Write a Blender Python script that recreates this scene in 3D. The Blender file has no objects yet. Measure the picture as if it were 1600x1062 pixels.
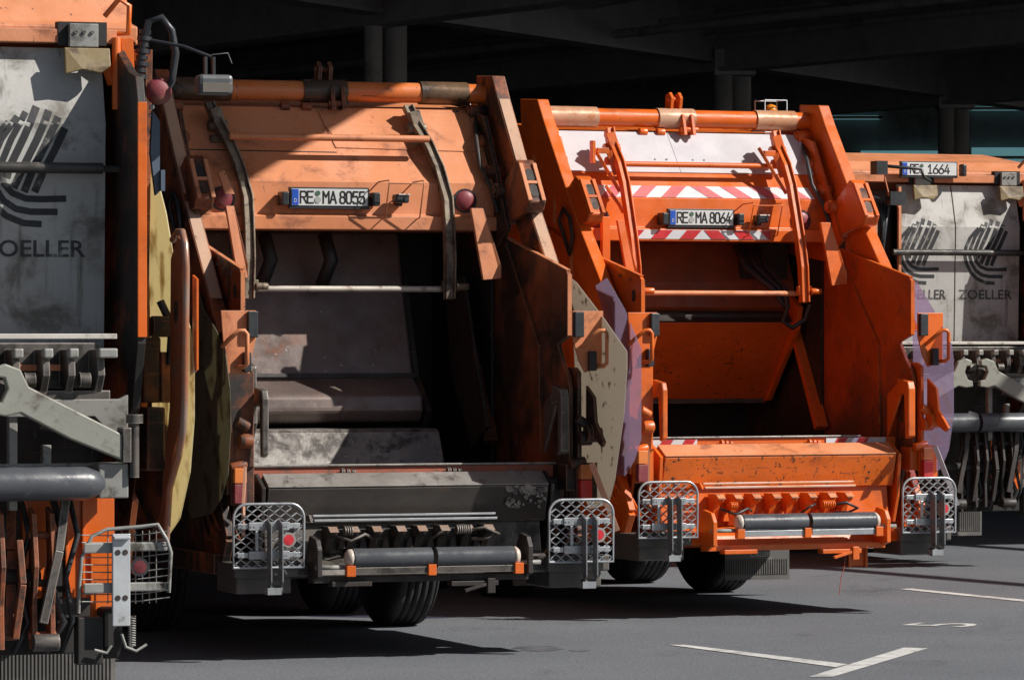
import bpy, bmesh, math, random
from mathutils import Vector, Matrix
random.seed(7)
R = math.radians
S = bpy.context.scene
COL = S.collection

# ------------------------------------------------------------------ camera, sky, sun, exposure
F = 7300.0; CX = 800.0; HC = 1.98; Y0 = 510.0          # focal length in photo pixels, eye height, horizon row
cam_d = bpy.data.cameras.new('camera')
cam_d.sensor_width = 36.0; cam_d.lens = F / 1600 * 36
cam_d.clip_start = 0.5; cam_d.clip_end = 600
cam = bpy.data.objects.new('camera', cam_d); COL.objects.link(cam)
cam.location = (0, 0, HC)
cam.rotation_euler = (R(90) - math.atan((531 - Y0) / F), 0, 0)
S.camera = cam

SUN = Vector((1.163, -0.26, 0.98)).normalized()
el = math.asin(SUN.z); az = math.atan2(SUN.x, SUN.y)
W = bpy.data.worlds.new('World'); S.world = W; W.use_nodes = True
nt = W.node_tree
bg = nt.nodes['Background']
sky = nt.nodes.new('ShaderNodeTexSky'); sky.sky_type = 'NISHITA'; sky.sun_disc = False
sky.sun_elevation = el; sky.sun_rotation = az
nt.links.new(sky.outputs[0], bg.inputs[0]); bg.inputs[1].default_value = 0.05
sd = bpy.data.lights.new('sun', 'SUN'); sd.energy = 5.0; sd.angle = R(0.5); sd.color = (1, 0.955, 0.89)
so = bpy.data.objects.new('sun', sd); COL.objects.link(so)
so.rotation_euler = (-SUN).to_track_quat('-Z', 'Y').to_euler(); so.location = (20, -5, 20)
S.view_settings.view_transform = 'Standard'; S.view_settings.look = 'None'
S.view_settings.exposure = 0.25; S.view_settings.gamma = 1
S.render.film_transparent = False
S.cycles.max_bounces = 8; S.cycles.transparent_max_bounces = 16

# ------------------------------------------------------------------ frames: pixel of the survey -> real place
class Frame:
    def __init__(s, ox, oy, deg):
        s.o = (ox, oy); s.t = R(deg); s.c = math.cos(s.t); s.s = math.sin(s.t)
    def wpt(s, u, v): return s.o[0] + u * s.c - v * s.s, s.o[1] + u * s.s + v * s.c
    def V(s, px, py, v):                                # point in the plane v = const (parallel to the tail)
        k = (px - CX) / F
        u = (k * (s.o[1] + v * s.c) - s.o[0] + v * s.s) / (s.c - k * s.s)
        Y = s.wpt(u, v)[1]
        return (u, v, HC - (py - Y0) * Y / F)
    def U(s, px, py, u):                                # point in the plane u = const (parallel to the side)
        k = (px - CX) / F
        v = (s.o[0] + u * s.c - k * (s.o[1] + u * s.s)) / (s.s + k * s.c)
        Y = s.wpt(u, v)[1]
        return (u, v, HC - (py - Y0) * Y / F)
def G(px, py):
    Y = HC * F / (py - Y0); return ((px - CX) / F * Y, Y)

# ------------------------------------------------------------------ materials
MATS = {}
def mat(name, base, rough=0.5, metal=0.0, dirt=None, amt=0.5, scale=3.0, chips=None, chip_amt=0.0,
        fade=None, streak=0.0, bump=0.15, bscale=60, trans=0.0, coat=0.0, spec=0.5, alpha=1.0, emit=None, low=None, scr=0.0, scrc=None, edge=None):
    """procedural paint: base varied with a faded tone, dirt clouds, vertical streaks and dark chips"""
    if name in MATS: return MATS[name]
    m = bpy.data.materials.new(name); m.use_nodes = True; t = m.node_tree; N = t.nodes; L = t.links
    b = N['Principled BSDF']
    tc = N.new('ShaderNodeTexCoord'); co = tc.outputs['Object']
    def noise(sc, det=6, ro=0.6, vec=None, dist=0.0):
        n = N.new('ShaderNodeTexNoise'); n.inputs['Scale'].default_value = sc; n.inputs['Detail'].default_value = det
        n.inputs['Roughness'].default_value = ro; n.inputs['Distortion'].default_value = dist
        L.new(vec or co, n.inputs['Vector']); return n.outputs['Fac']
    def ramp(fac, a, c, v0=0.0, v1=1.0):
        r = N.new('ShaderNodeMapRange'); r.inputs[1].default_value = a; r.inputs[2].default_value = c
        r.inputs[3].default_value = v0; r.inputs[4].default_value = v1; r.interpolation_type = 'SMOOTHSTEP'
        L.new(fac, r.inputs[0]); return r.outputs[0]
    def mix(a, bcol, fac):
        x = N.new('ShaderNodeMix'); x.data_type = 'RGBA'
        if isinstance(a, tuple): x.inputs['A'].default_value = (*a, 1)
        else: L.new(a, x.inputs['A'])
        x.inputs['B'].default_value = (*bcol, 1); L.new(fac, x.inputs['Factor']); return x.outputs['Result']
    def stretched(sx, sy, sz):
        mp = N.new('ShaderNodeMapping'); mp.inputs['Scale'].default_value = (sx, sy, sz); L.new(co, mp.inputs['Vector']); return mp.outputs[0]
    c = mix(base, tuple(min(1, x * 0.82) for x in base), ramp(noise(2.3), 0.3, 0.7))
    if fade: c = mix(c, fade, ramp(noise(1.7, 8, 0.65), 0.35, 0.65))
    if dirt:
        c = mix(c, dirt, ramp(noise(scale, 8, 0.68, dist=0.4), 0.72 - amt * 0.55, 0.86 - amt * 0.42))
    if low:                                            # soot that sits on the lower metal (height of the real stain)
        sx = N.new('ShaderNodeSeparateXYZ'); L.new(co, sx.inputs[0])
        ad = N.new('ShaderNodeMath'); ad.operation = 'MULTIPLY_ADD'; L.new(noise(2.6, 7), ad.inputs[0]); ad.inputs[1].default_value = 1.6
        L.new(sx.outputs['Z'], ad.inputs[2])
        c = mix(c, low[2], ramp(ad.outputs[0], low[1] + 0.8, low[0] + 0.8))
    if streak:
        c = mix(c, dirt or (0.03, 0.025, 0.02), ramp(noise(1.0, 5, 0.6, stretched(16, 16, 1.1)), 0.78 - streak * 0.4, 0.9 - streak * 0.3))
    if chip_amt:
        c = mix(c, chips or (0.02, 0.018, 0.016), ramp(noise(24, 9, 0.72), 0.74 - chip_amt * 0.22, 0.765 - chip_amt * 0.22))
    if scr:                                            # long thin scratches, level and upright
        for vec in (stretched(5, 60, 75), stretched(70, 60, 5)):
            c = mix(c, scrc or (0.05, 0.04, 0.035), ramp(noise(1.0, 3, 0.55, vec, 0.6), 0.74 - scr * 0.16, 0.77 - scr * 0.15))
    if edge:                                           # paint rubbed through along the edges
        bv = N.new('ShaderNodeBevel'); bv.samples = 3; bv.inputs['Radius'].default_value = 0.007
        ge = N.new('ShaderNodeNewGeometry'); dt = N.new('ShaderNodeVectorMath'); dt.operation = 'DOT_PRODUCT'
        L.new(bv.outputs[0], dt.inputs[0]); L.new(ge.outputs['Normal'], dt.inputs[1])
        em = ramp(dt.outputs['Value'], 0.985, 0.90, 0.0, 1.0); ml = N.new('ShaderNodeMath'); ml.operation = 'MULTIPLY'
        L.new(em, ml.inputs[0]); L.new(ramp(noise(11, 5, 0.65), 0.66 - edge[1] * 0.4, 0.74 - edge[1] * 0.4), ml.inputs[1])
        c = mix(c, edge[0], ml.outputs[0])
    L.new(c, b.inputs['Base Color'])
    L.new(ramp(noise(7, 6), 0.3, 0.75, max(0.05, rough - 0.12), min(1, rough + 0.18)), b.inputs['Roughness'])
    b.inputs['Metallic'].default_value = metal; b.inputs['Coat Weight'].default_value = coat
    b.inputs['Specular IOR Level'].default_value = spec
    b.inputs['Transmission Weight'].default_value = trans; b.inputs['Alpha'].default_value = alpha
    if emit: b.inputs['Emission Color'].default_value = (*emit[0], 1); b.inputs['Emission Strength'].default_value = emit[1]
    if bump:
        bp = N.new('ShaderNodeBump'); bp.inputs['Strength'].default_value = bump; bp.inputs['Distance'].default_value = 0.004
        ad = N.new('ShaderNodeMath'); ad.operation = 'ADD'; L.new(noise(bscale, 4), ad.inputs[0])
        m2 = N.new('ShaderNodeMath'); m2.operation = 'MULTIPLY'; L.new(noise(5, 3), m2.inputs[0]); m2.inputs[1].default_value = 3.0
        L.new(m2.outputs[0], ad.inputs[1]); L.new(ad.outputs[0], bp.inputs['Height']); L.new(bp.outputs[0], b.inputs['Normal'])
    MATS[name] = m; return m

SOOT = (0.018, 0.015, 0.013)
BARE = (0.34, 0.27, 0.22)
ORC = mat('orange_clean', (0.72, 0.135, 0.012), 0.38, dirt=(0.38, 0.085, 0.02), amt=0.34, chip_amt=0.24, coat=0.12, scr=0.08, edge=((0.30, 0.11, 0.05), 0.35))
ORS = mat('orange_scraped', (0.74, 0.14, 0.014), 0.45, dirt=(0.07, 0.035, 0.02), amt=0.24, scale=4, chip_amt=0.58, streak=0.3, scr=0.3, edge=(BARE, 0.9))
ORF = mat('orange_faded', (0.64, 0.225, 0.088), 0.55, fade=(0.66, 0.265, 0.135), dirt=(0.30, 0.10, 0.045), amt=0.36, scale=4, chip_amt=0.46, streak=0.32, scr=0.12, edge=((0.22, 0.12, 0.08), 0.8))
ORB = mat('orange_beam', (0.68, 0.17, 0.035), 0.35, fade=(0.64, 0.20, 0.06), dirt=(0.10, 0.045, 0.02), amt=0.26, scale=4, chip_amt=0.35, coat=0.2, scr=0.4)
ORD = mat('orange_grimy', (0.44, 0.105, 0.025), 0.6, fade=(0.24, 0.065, 0.025), dirt=SOOT, amt=0.55, scale=3.2, chip_amt=0.35, streak=0.55, scr=0.6, edge=((0.40, 0.20, 0.12), 0.9))
ORV = mat('orange_soot_and_shade', (0.30, 0.075, 0.018), 0.6, fade=(0.10, 0.04, 0.02), dirt=SOOT, amt=0.74, scale=2.4, chip_amt=0.3, streak=0.75, scr=0.7, scrc=(0.16, 0.06, 0.03), edge=((0.42, 0.2, 0.12), 0.8))
RWL = mat('rusty_hopper_wall', (0.30, 0.085, 0.028), 0.55, 0.1, fade=(0.15, 0.058, 0.03), dirt=(0.035, 0.024, 0.018), amt=0.62, scale=1.9, chips=(0.3, 0.22, 0.17), chip_amt=0.3, streak=0.55, scr=0.4, scrc=(0.26, 0.13, 0.08), edge=((0.5, 0.26, 0.15), 0.9))
STW = mat('worn_pale_paint', (0.58, 0.34, 0.22), 0.6, fade=(0.46, 0.30, 0.21), dirt=(0.12, 0.07, 0.045), amt=0.28, scale=6, chip_amt=0.4, streak=0.2)
STL = mat('greasy_steel', (0.15, 0.135, 0.12), 0.48, 0.25, fade=(0.085, 0.072, 0.064), dirt=(0.03, 0.026, 0.023), amt=0.5, scale=6, chips=(0.34, 0.30, 0.26), chip_amt=0.35, streak=0.45, scr=0.3, scrc=(0.28, 0.25, 0.22), edge=((0.42, 0.38, 0.34), 0.8))
STB = mat('scoured_steel', (0.32, 0.30, 0.275), 0.42, 0.35, fade=(0.20, 0.185, 0.17), dirt=(0.05, 0.042, 0.037), amt=0.48, scale=6, streak=0.45, chip_amt=0.35, scr=0.35, scrc=(0.42, 0.40, 0.37), edge=((0.5, 0.48, 0.45), 0.7))
SOO = mat('soot_and_shade_steel', (0.045, 0.037, 0.033), 0.55, 0.1, fade=(0.025, 0.021, 0.02), dirt=(0.10, 0.045, 0.025), amt=0.3, scale=3, chips=(0.3, 0.28, 0.26), chip_amt=0.12, scr=0.5, scrc=(0.12, 0.10, 0.09))
PALE = mat('dried_slurry', (0.36, 0.33, 0.29), 0.8, fade=(0.2, 0.18, 0.16), dirt=(0.06, 0.05, 0.045), amt=0.5, scale=14, chip_amt=0.8)
GAL = mat('galvanised_steel', (0.46, 0.48, 0.50), 0.38, 0.55, fade=(0.36, 0.38, 0.40), dirt=(0.12, 0.10, 0.09), amt=0.22, scale=9, chip_amt=0.1)
GRY = mat('grey_painted_steel', (0.33, 0.33, 0.31), 0.5, 0.1, fade=(0.24, 0.23, 0.21), dirt=(0.06, 0.05, 0.04), amt=0.42, scale=6, chip_amt=0.3, streak=0.3)
RUB = mat('black_rubber', (0.022, 0.023, 0.026), 0.5, dirt=(0.05, 0.047, 0.044), amt=0.35, scale=6, bump=0.3)
ROL = mat('roller_rubber', (0.075, 0.08, 0.09), 0.33, dirt=(0.13, 0.13, 0.13), amt=0.3, scale=12, chips=(0.03, 0.03, 0.03), chip_amt=0.3)
TYR = mat('tyre_rubber', (0.02, 0.02, 0.021), 0.8, dirt=(0.06, 0.055, 0.05), amt=0.3, scale=5)
BLK = mat('black_plastic', (0.03, 0.033, 0.038), 0.4)
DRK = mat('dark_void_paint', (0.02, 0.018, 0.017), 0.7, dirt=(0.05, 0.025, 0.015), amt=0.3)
WHT = mat('white_panel', (0.58, 0.56, 0.58), 0.42, fade=(0.52, 0.50, 0.53), dirt=(0.36, 0.30, 0.27), amt=0.2, streak=0.1)
FLP = mat('white_rubber_flap', (0.50, 0.49, 0.46), 0.6, fade=(0.40, 0.39, 0.365), dirt=(0.17, 0.155, 0.13), amt=0.42, scale=3.5, streak=0.5, chips=(0.12, 0.1, 0.08), chip_amt=0.25)
PWH = mat('plate_white', (0.72, 0.73, 0.72), 0.35, dirt=(0.4, 0.38, 0.35), amt=0.2, bump=0)
PBL = mat('plate_blue', (0.02, 0.10, 0.55), 0.35, bump=0)
PTX = mat('plate_black', (0.015, 0.015, 0.015), 0.4, bump=0)
PGR = mat('seal_green', (0.09, 0.16, 0.10), 0.4, bump=0)
PSI = mat('seal_silver', (0.42, 0.45, 0.42), 0.4, bump=0)
LOGO = mat('logo_black', (0.03, 0.03, 0.032), 0.6, dirt=(0.25, 0.24, 0.22), amt=0.3, scale=9, bump=0)
LTXT = mat('lettering_worn', (0.045, 0.045, 0.045), 0.6, dirt=(0.36, 0.35, 0.33), amt=0.42, scale=6, bump=0)
SRD = mat('stripe_red', (0.55, 0.025, 0.03), 0.35, dirt=(0.35, 0.06, 0.05), amt=0.3)
SRF = mat('stripe_red_faded', (0.60, 0.13, 0.14), 0.45, dirt=(0.4, 0.1, 0.08), amt=0.3)
SWH = mat('stripe_white', (0.66, 0.68, 0.70), 0.35, dirt=(0.45, 0.4, 0.38), amt=0.2)
RED = mat('red_reflector', (0.62, 0.03, 0.045), 0.25, coat=0.4)
REDD = mat('red_reflector_dirty', (0.17, 0.03, 0.035), 0.45, dirt=(0.1, 0.05, 0.045), amt=0.3)
MAG = mat('dusty_red_lens', (0.22, 0.035, 0.045), 0.5, dirt=(0.26, 0.10, 0.07), amt=0.45, scale=9)
ORW = mat('orange_scuffed_wall', (0.56, 0.095, 0.010), 0.45, dirt=(0.28, 0.07, 0.02), amt=0.36, chip_amt=0.25, low=(1.0, 1.85, (0.11, 0.05, 0.028)), scr=0.55, edge=((0.75, 0.3, 0.12), 0.4))
ORL = mat('orange_lip', (0.72, 0.15, 0.016), 0.4, dirt=(0.42, 0.09, 0.02), amt=0.28, chips=(0.05, 0.03, 0.02), chip_amt=0.72, coat=0.1, scr=0.5, edge=((0.7, 0.42, 0.28), 0.6))
LEV = mat('dark_plate_steel', (0.20, 0.21, 0.22), 0.45, 0.4, dirt=(0.08, 0.07, 0.06), amt=0.3, scale=9)
AMB = mat('amber_lens', (0.85, 0.26, 0.02), 0.2, coat=0.5)
CHR = mat('white_cap', (0.58, 0.50, 0.44), 0.35, dirt=(0.5, 0.2, 0.1), amt=0.3, scale=9)
YLW = mat('yellowed_pad', (0.26, 0.19, 0.09), 0.5, dirt=(0.07, 0.04, 0.015), amt=0.55, scale=7)
GLS = mat('lamp_glass', (0.16, 0.14, 0.12), 0.15, coat=0.6)
BLU = mat('blue_hose', (0.05, 0.25, 0.55), 0.4)
def sheet_mat(name, col, tint, amt, dirtc, damt, nsc=5):
    """clear plastic shield: part clear, part milky, lets the things behind show"""
    m = bpy.data.materials.new(name); m.use_nodes = True; t = m.node_tree; N = t.nodes; L = t.links
    b = N['Principled BSDF']; out = N['Material Output']
    tc = N.new('ShaderNodeTexCoord'); n = N.new('ShaderNodeTexNoise'); n.inputs['Scale'].default_value = nsc; n.inputs['Detail'].default_value = 8
    L.new(tc.outputs['Object'], n.inputs['Vector'])
    mr = N.new('ShaderNodeMapRange'); mr.inputs[1].default_value = 0.62 - damt * 0.3; mr.inputs[2].default_value = 0.72 - damt * 0.2
    L.new(n.outputs['Fac'], mr.inputs[0])
    mx = N.new('ShaderNodeMix'); mx.data_type = 'RGBA'; mx.inputs['A'].default_value = (*col, 1); mx.inputs['B'].default_value = (*dirtc, 1)
    L.new(mr.outputs[0], mx.inputs['Factor']); L.new(mx.outputs['Result'], b.inputs['Base Color'])
    b.inputs['Roughness'].default_value = 0.25; b.inputs['Coat Weight'].default_value = 0.3
    tr = N.new('ShaderNodeBsdfTransparent'); tr.inputs[0].default_value = (*tint, 1)
    ts = N.new('ShaderNodeBsdfTranslucent'); L.new(mx.outputs['Result'], ts.inputs['Color'])
    m3 = N.new('ShaderNodeMixShader'); m3.inputs[0].default_value = 0.55; L.new(b.outputs[0], m3.inputs[1]); L.new(ts.outputs[0], m3.inputs[2])
    ms = N.new('ShaderNodeMixShader'); ms.inputs[0].default_value = amt
    L.new(tr.outputs[0], ms.inputs[1]); L.new(m3.outputs[0], ms.inputs[2]); L.new(ms.outputs[0], out.inputs['Surface'])
    return m
SHP = sheet_mat('violet_clear_shield', (0.50, 0.45, 0.57), (0.76, 0.70, 0.85), 0.30, (0.5, 0.42, 0.42), 0.2)
SHG = sheet_mat('grimy_clear_shield', (0.55, 0.51, 0.45), (0.7, 0.62, 0.5), 0.9, (0.10, 0.08, 0.06), 0.02, 17)
SHO = sheet_mat('olive_rubber_shield', (0.25, 0.235, 0.17), (0.5, 0.4, 0.2), 0.98, (0.14, 0.115, 0.07), 0.35)
SHY = sheet_mat('yellowed_shield', (0.88, 0.80, 0.55), (0.8, 0.7, 0.4), 0.93, (0.46, 0.34, 0.16), 0.3)

# ------------------------------------------------------------------ mesh helpers
class MB:
    def __init__(s): s.bm = bmesh.new()
    def _add(s, vs, fs):
        b = [s.bm.verts.new(v) for v in vs]
        for f in fs:
            try: s.bm.faces.new([b[i] for i in f])
            except ValueError: pass
        return s
    def box(s, c, d, rx=0, rz=0, ry=0):
        M = Matrix.Rotation(rz, 3, 'Z') @ Matrix.Rotation(rx, 3, 'X') @ Matrix.Rotation(ry, 3, 'Y')
        vs = [Vector(c) + M @ Vector((x * d[0] / 2, y * d[1] / 2, z * d[2] / 2)) for x in (-1, 1) for y in (-1, 1) for z in (-1, 1)]
        return s._add(vs, [(0, 1, 3, 2), (4, 6, 7, 5), (0, 4, 5, 1), (2, 3, 7, 6), (0, 2, 6, 4), (1, 5, 7, 3)])
    def bx(s, u0, u1, v0, v1, w0, w1): return s.box(((u0 + u1) / 2, (v0 + v1) / 2, (w0 + w1) / 2), (u1 - u0, v1 - v0, w1 - w0))
    def prism(s, pts, off):
        off = Vector(off); n = len(pts); a = [Vector(p) for p in pts]
        vs = a + [p + off for p in a]
        fs = [tuple(range(n))[::-1], tuple(range(n, 2 * n))] + [(i, (i + 1) % n, n + (i + 1) % n, n + i) for i in range(n)]
        return s._add(vs, fs)
    def pu(s, vw, u0, u1): return s.prism([(u0, v, w) for v, w in vw], (u1 - u0, 0, 0))
    def pv(s, uw, v0, v1): return s.prism([(u, v0, w) for u, w in uw], (0, v1 - v0, 0))
    def bar(s, p, q, a, b, up=(0, 0, 1)):
        p = Vector(p); q = Vector(q); d = (q - p).normalized(); up = Vector(up)
        if abs(d.dot(up)) > 0.97: up = Vector((0, 1, 0))
        x = d.cross(up).normalized(); y = x.cross(d)
        vs = [o + x * sx * a / 2 + y * sy * b / 2 for o in (p, q) for sx, sy in ((-1, -1), (1, -1), (1, 1), (-1, 1))]
        return s._add(vs, [(0, 1, 2, 3), (7, 6, 5, 4), (0, 4, 5, 1), (1, 5, 6, 2), (2, 6, 7, 3), (3, 7, 4, 0)])
    def bars(s, pts, a, b, up=(0, 0, 1)):
        for p, q in zip(pts, pts[1:]): s.bar(p, q, a, b, up)
        return s
    def tube(s, pts, r, n=10, closed=False):
        P = [Vector(p) for p in pts]; rs = r if isinstance(r, (list, tuple)) else [r] * len(P)
        rings = []; prev = None; m = len(P)
        for i, p in enumerate(P):
            a = P[(i - 1) % m] if (closed or i > 0) else p; c = P[(i + 1) % m] if (closed or i < m - 1) else p
            d = (c - a).normalized()
            if prev is None:
                up = Vector((0, 0, 1)) if abs(d.z) < 0.9 else Vector((0, 1, 0))
                x = d.cross(up).normalized()
            else:
                x = (prev - d * prev.dot(d)).normalized()
            prev = x; y = d.cross(x)
            rings.append([s.bm.verts.new(p + (x * math.cos(2 * math.pi * k / n) + y * math.sin(2 * math.pi * k / n)) * rs[i]) for k in range(n)])
        pr = list(zip(rings, rings[1:])) + ([(rings[-1], rings[0])] if closed else [])
        for A, B_ in pr:
            for k in range(n):
                f = s.bm.faces.new((A[k], A[(k + 1) % n], B_[(k + 1) % n], B_[k])); f.smooth = True
        if not closed:
            s.bm.faces.new([s.bm.verts.new(v.co) for v in rings[0][::-1]]); s.bm.faces.new([s.bm.verts.new(v.co) for v in rings[-1]])
        return s
    def cyl(s, p, q, r, n=20): return s.tube([p, q], r, n)
    def lathe(s, c, axis, prof, n=24):
        """prof: (distance along axis, radius) from c"""
        ax = Vector(axis).normalized(); up = Vector((0, 0, 1)) if abs(ax.z) < 0.9 else Vector((0, 1, 0))
        x = ax.cross(up).normalized(); y = ax.cross(x); rings = []
        for d, r in prof:
            r = max(r, 1e-4)
            rings.append([s.bm.verts.new(Vector(c) + ax * d + (x * math.cos(2 * math.pi * k / n) + y * math.sin(2 * math.pi * k / n)) * r) for k in range(n)])
        for A, B_ in zip(rings, rings[1:]):
            for k in range(n):
                f = s.bm.faces.new((A[k], A[(k + 1) % n], B_[(k + 1) % n], B_[k])); f.smooth = True
        s.bm.faces.new([s.bm.verts.new(v.co) for v in rings[0][::-1]]); s.bm.faces.new([s.bm.verts.new(v.co) for v in rings[-1]]); return s
    def dome(s, c, axis, r, h):                            # pressed lens: rim, then fine concentric ribs
        pr = [(-0.02, r * 1.04), (0.002, r * 1.04), (0.003, r * 0.97)]
        for a in range(1, 22): t = a * math.pi / 44; pr.append((h * math.sin(t) + (0.0022 if a % 2 else 0.0), r * 0.96 * math.cos(t)))
        return s.lathe(c, axis, pr + [(h, r * 0.03)])
    def build(s, name, m, parent=None, bevel=0.0, label=None, smooth=False, split=False):
        if split:                                         # every loose piece becomes a part of its own
            bmesh.ops.remove_doubles(s.bm, verts=s.bm.verts, dist=1e-6); seen = set(); out = None
            for v0 in list(s.bm.verts):
                if v0 in seen: continue
                st_ = [v0]; seen.add(v0); isl = []
                while st_:
                    x = st_.pop(); isl.append(x)
                    for e in x.link_edges:
                        y = e.other_vert(x)
                        if y not in seen: seen.add(y); st_.append(y)
                q = MB(); mp = {v: q.bm.verts.new(v.co) for v in isl}
                for f in {f for v in isl for f in v.link_faces}:
                    nf = q.bm.faces.new([mp[v] for v in f.verts]); nf.smooth = f.smooth
                o = q.build(name, m, parent, bevel, label, smooth); out = out or o
            s.bm.free(); return out
        bmesh.ops.recalc_face_normals(s.bm, faces=s.bm.faces)
        me = bpy.data.meshes.new(name); s.bm.to_mesh(me); s.bm.free()
        o = bpy.data.objects.new(name, me); COL.objects.link(o); me.materials.append(m)
        if smooth:
            for p in me.polygons: p.use_smooth = True
        if parent: o.parent = parent
        if bevel:
            b = o.modifiers.new('bevel', 'BEVEL'); b.width = bevel; b.segments = 2; b.limit_method = 'ANGLE'; b.angle_limit = R(40)
        if label: o['label'] = label
        return o
def arc(cx, cy, r, a0, a1, n=8):
    return [(cx + r * math.cos(R(a0 + (a1 - a0) * i / n)), cy + r * math.sin(R(a0 + (a1 - a0) * i / n))) for i in range(n + 1)]
def rrect(u0, u1, w0, w1, r, corners=(1, 1, 1, 1), n=6):
    """rounded rectangle, corners: bottom-left, bottom-right, top-right, top-left"""
    P = []
    for (cu, cw, a), k in zip(((u0, w0, 180), (u1, w0, 270), (u1, w1, 0), (u0, w1, 90)), corners):
        if k: P += arc(cu + (r if cu == u0 else -r), cw + (r if cw == w0 else -r), r, a, a + 90, n)
        else: P.append((cu, cw))
    return P
def thing(name, label, cat, loc=(0, 0, 0), rz=0, group=None):
    o = bpy.data.objects.new(name, None); COL.objects.link(o); o.location = loc; o.rotation_euler = (0, 0, rz)
    o['label'] = label; o['category'] = cat
    if group: o['group'] = group
    o.empty_display_size = 0.3
    return o
def text(name, body, at, du, dw, height, width, m, parent, spacing=1.0, thick=0.0, bold=0.0):
    """lettering: at = lower left corner, du = reading direction, dw = up direction"""
    cu = bpy.data.curves.new(name, 'FONT'); cu.body = body; cu.size = 1; cu.space_character = spacing; cu.offset = bold; cu.resolution_u = 3
    to = bpy.data.objects.new(name, cu); COL.objects.link(to)
    bpy.context.view_layer.update()
    me = bpy.data.meshes.new_from_object(to.evaluated_get(bpy.context.evaluated_depsgraph_get()))
    bpy.data.objects.remove(to)
    xs = [v.co.x for v in me.vertices]; ys = [v.co.y for v in me.vertices]
    x0, x1, y0, y1 = min(xs), max(xs), min(ys), max(ys)
    at = Vector(at); du = Vector(du).normalized(); dw = Vector(dw).normalized()
    for v in me.vertices:
        v.co = at + du * ((v.co.x - x0) / (x1 - x0) * width) + dw * ((v.co.y - y0) / (y1 - y0) * height)
    o = bpy.data.objects.new(name, me); COL.objects.link(o); me.materials.clear(); me.materials.append(m)
    if parent: o.parent = parent
    return o

GLY = {'R': [[(0, 0), (0, 1.6), (.62, 1.6), (.85, 1.42), (.85, 1.0), (.62, .82), (0, .82)], [(.42, .82), (.88, 0)]], 'E': [[(.82, 0), (0, 0), (0, 1.6), (.82, 1.6)], [(0, .84), (.7, .84)]],
       'M': [[(0, 0), (0, 1.6), (.48, .85), (.96, 1.6), (.96, 0)]], 'A': [[(0, 0), (.44, 1.6), (.88, 0)], [(.16, .5), (.72, .5)]],
       '8': [[(.2, .86), (.05, 1.05), (.05, 1.4), (.22, 1.6), (.58, 1.6), (.75, 1.4), (.75, 1.05), (.6, .86), (.2, .86), (0, .62), (0, .2), (.2, 0), (.6, 0), (.8, .2), (.8, .62), (.6, .86)]],
       '0': [[(.2, 0), (0, .24), (0, 1.36), (.2, 1.6), (.6, 1.6), (.8, 1.36), (.8, .24), (.6, 0), (.2, 0)]], '5': [[(.76, 1.6), (.1, 1.6), (.04, .9), (.56, .98), (.8, .76), (.8, .22), (.6, 0), (.2, 0), (0, .2)]],
       '6': [[(.66, 1.6), (.08, .72), (0, .5), (0, .2), (.2, 0), (.6, 0), (.8, .2), (.8, .62), (.6, .86), (.16, .84)]], '4': [[(.62, 0), (.62, 1.0)], [(.5, 1.6), (0, .42), (.84, .42)]], '1': [[(.1, 1.2), (.42, 1.6), (.42, 0)], [(.1, 0), (.74, 0)]]}
def plate_text(body, u, v, w, h, wid, parent):
    """number-plate characters drawn as even strokes"""
    m = MB(); k = h / 1.6; n = len(body); cw = wid / (n - 0.16); th = 0.148 * h / 2
    for i, ch in enumerate(body):
        sx = cw * 0.80 / (0.96 if ch == 'M' else 0.84)
        for st in GLY[ch]:
            P = [Vector((u + i * cw + a * sx, w + b * k)) for a, b in st]
            for p, q in zip(P, P[1:]):
                d = (q - p).normalized() * th; nn = Vector((-d.y, d.x)); p2 = p - d * 0.9; q2 = q + d * 0.9
                m._add([(x.x, v, x.y) for x in (p2 + nn, q2 + nn, q2 - nn, p2 - nn)], [(0, 1, 2, 3)]); v -= 0.00002
    return m.build('plate_lettering', PTX, parent)

# ------------------------------------------------------------------ shared truck pieces
def wheel(root, u, v, r=0.50, w=0.30, dual=True):
    t = MB(); hw = w / 2
    prof = [(-hw, r * 0.62), (-hw, r * 0.93), (-hw + 0.02, r * 0.985)]
    n = 5
    for i in range(n):                                   # tread ribs with grooves between
        a = -hw + 0.03 + (w - 0.06) * i / n; b_ = a + (w - 0.06) / n
        prof += [(a + 0.004, r), (b_ - 0.006, r), (b_ - 0.005, r - 0.014), (b_ + 0.003, r - 0.014)]
    prof += [(hw - 0.02, r * 0.985), (hw, r * 0.93), (hw, r * 0.62)]
    t.lathe((u, v, r), (1, 0, 0), prof, 56)
    wo = t.build('wheel', TYR, root)
    rm = MB(); rm.lathe((u, v, r), (1, 0, 0), [(-hw + 0.03, r * 0.61), (-hw + 0.01, r * 0.55), (-hw + 0.1, r * 0.45), (-hw + 0.1, 0.14), (-hw + 0.02, 0.12), (hw - 0.02, 0.12), (hw - 0.1, 0.45 * r), (hw - 0.03, r * 0.61)], 40)
    rm.build('rim', GRY, wo)
    return wo

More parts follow.
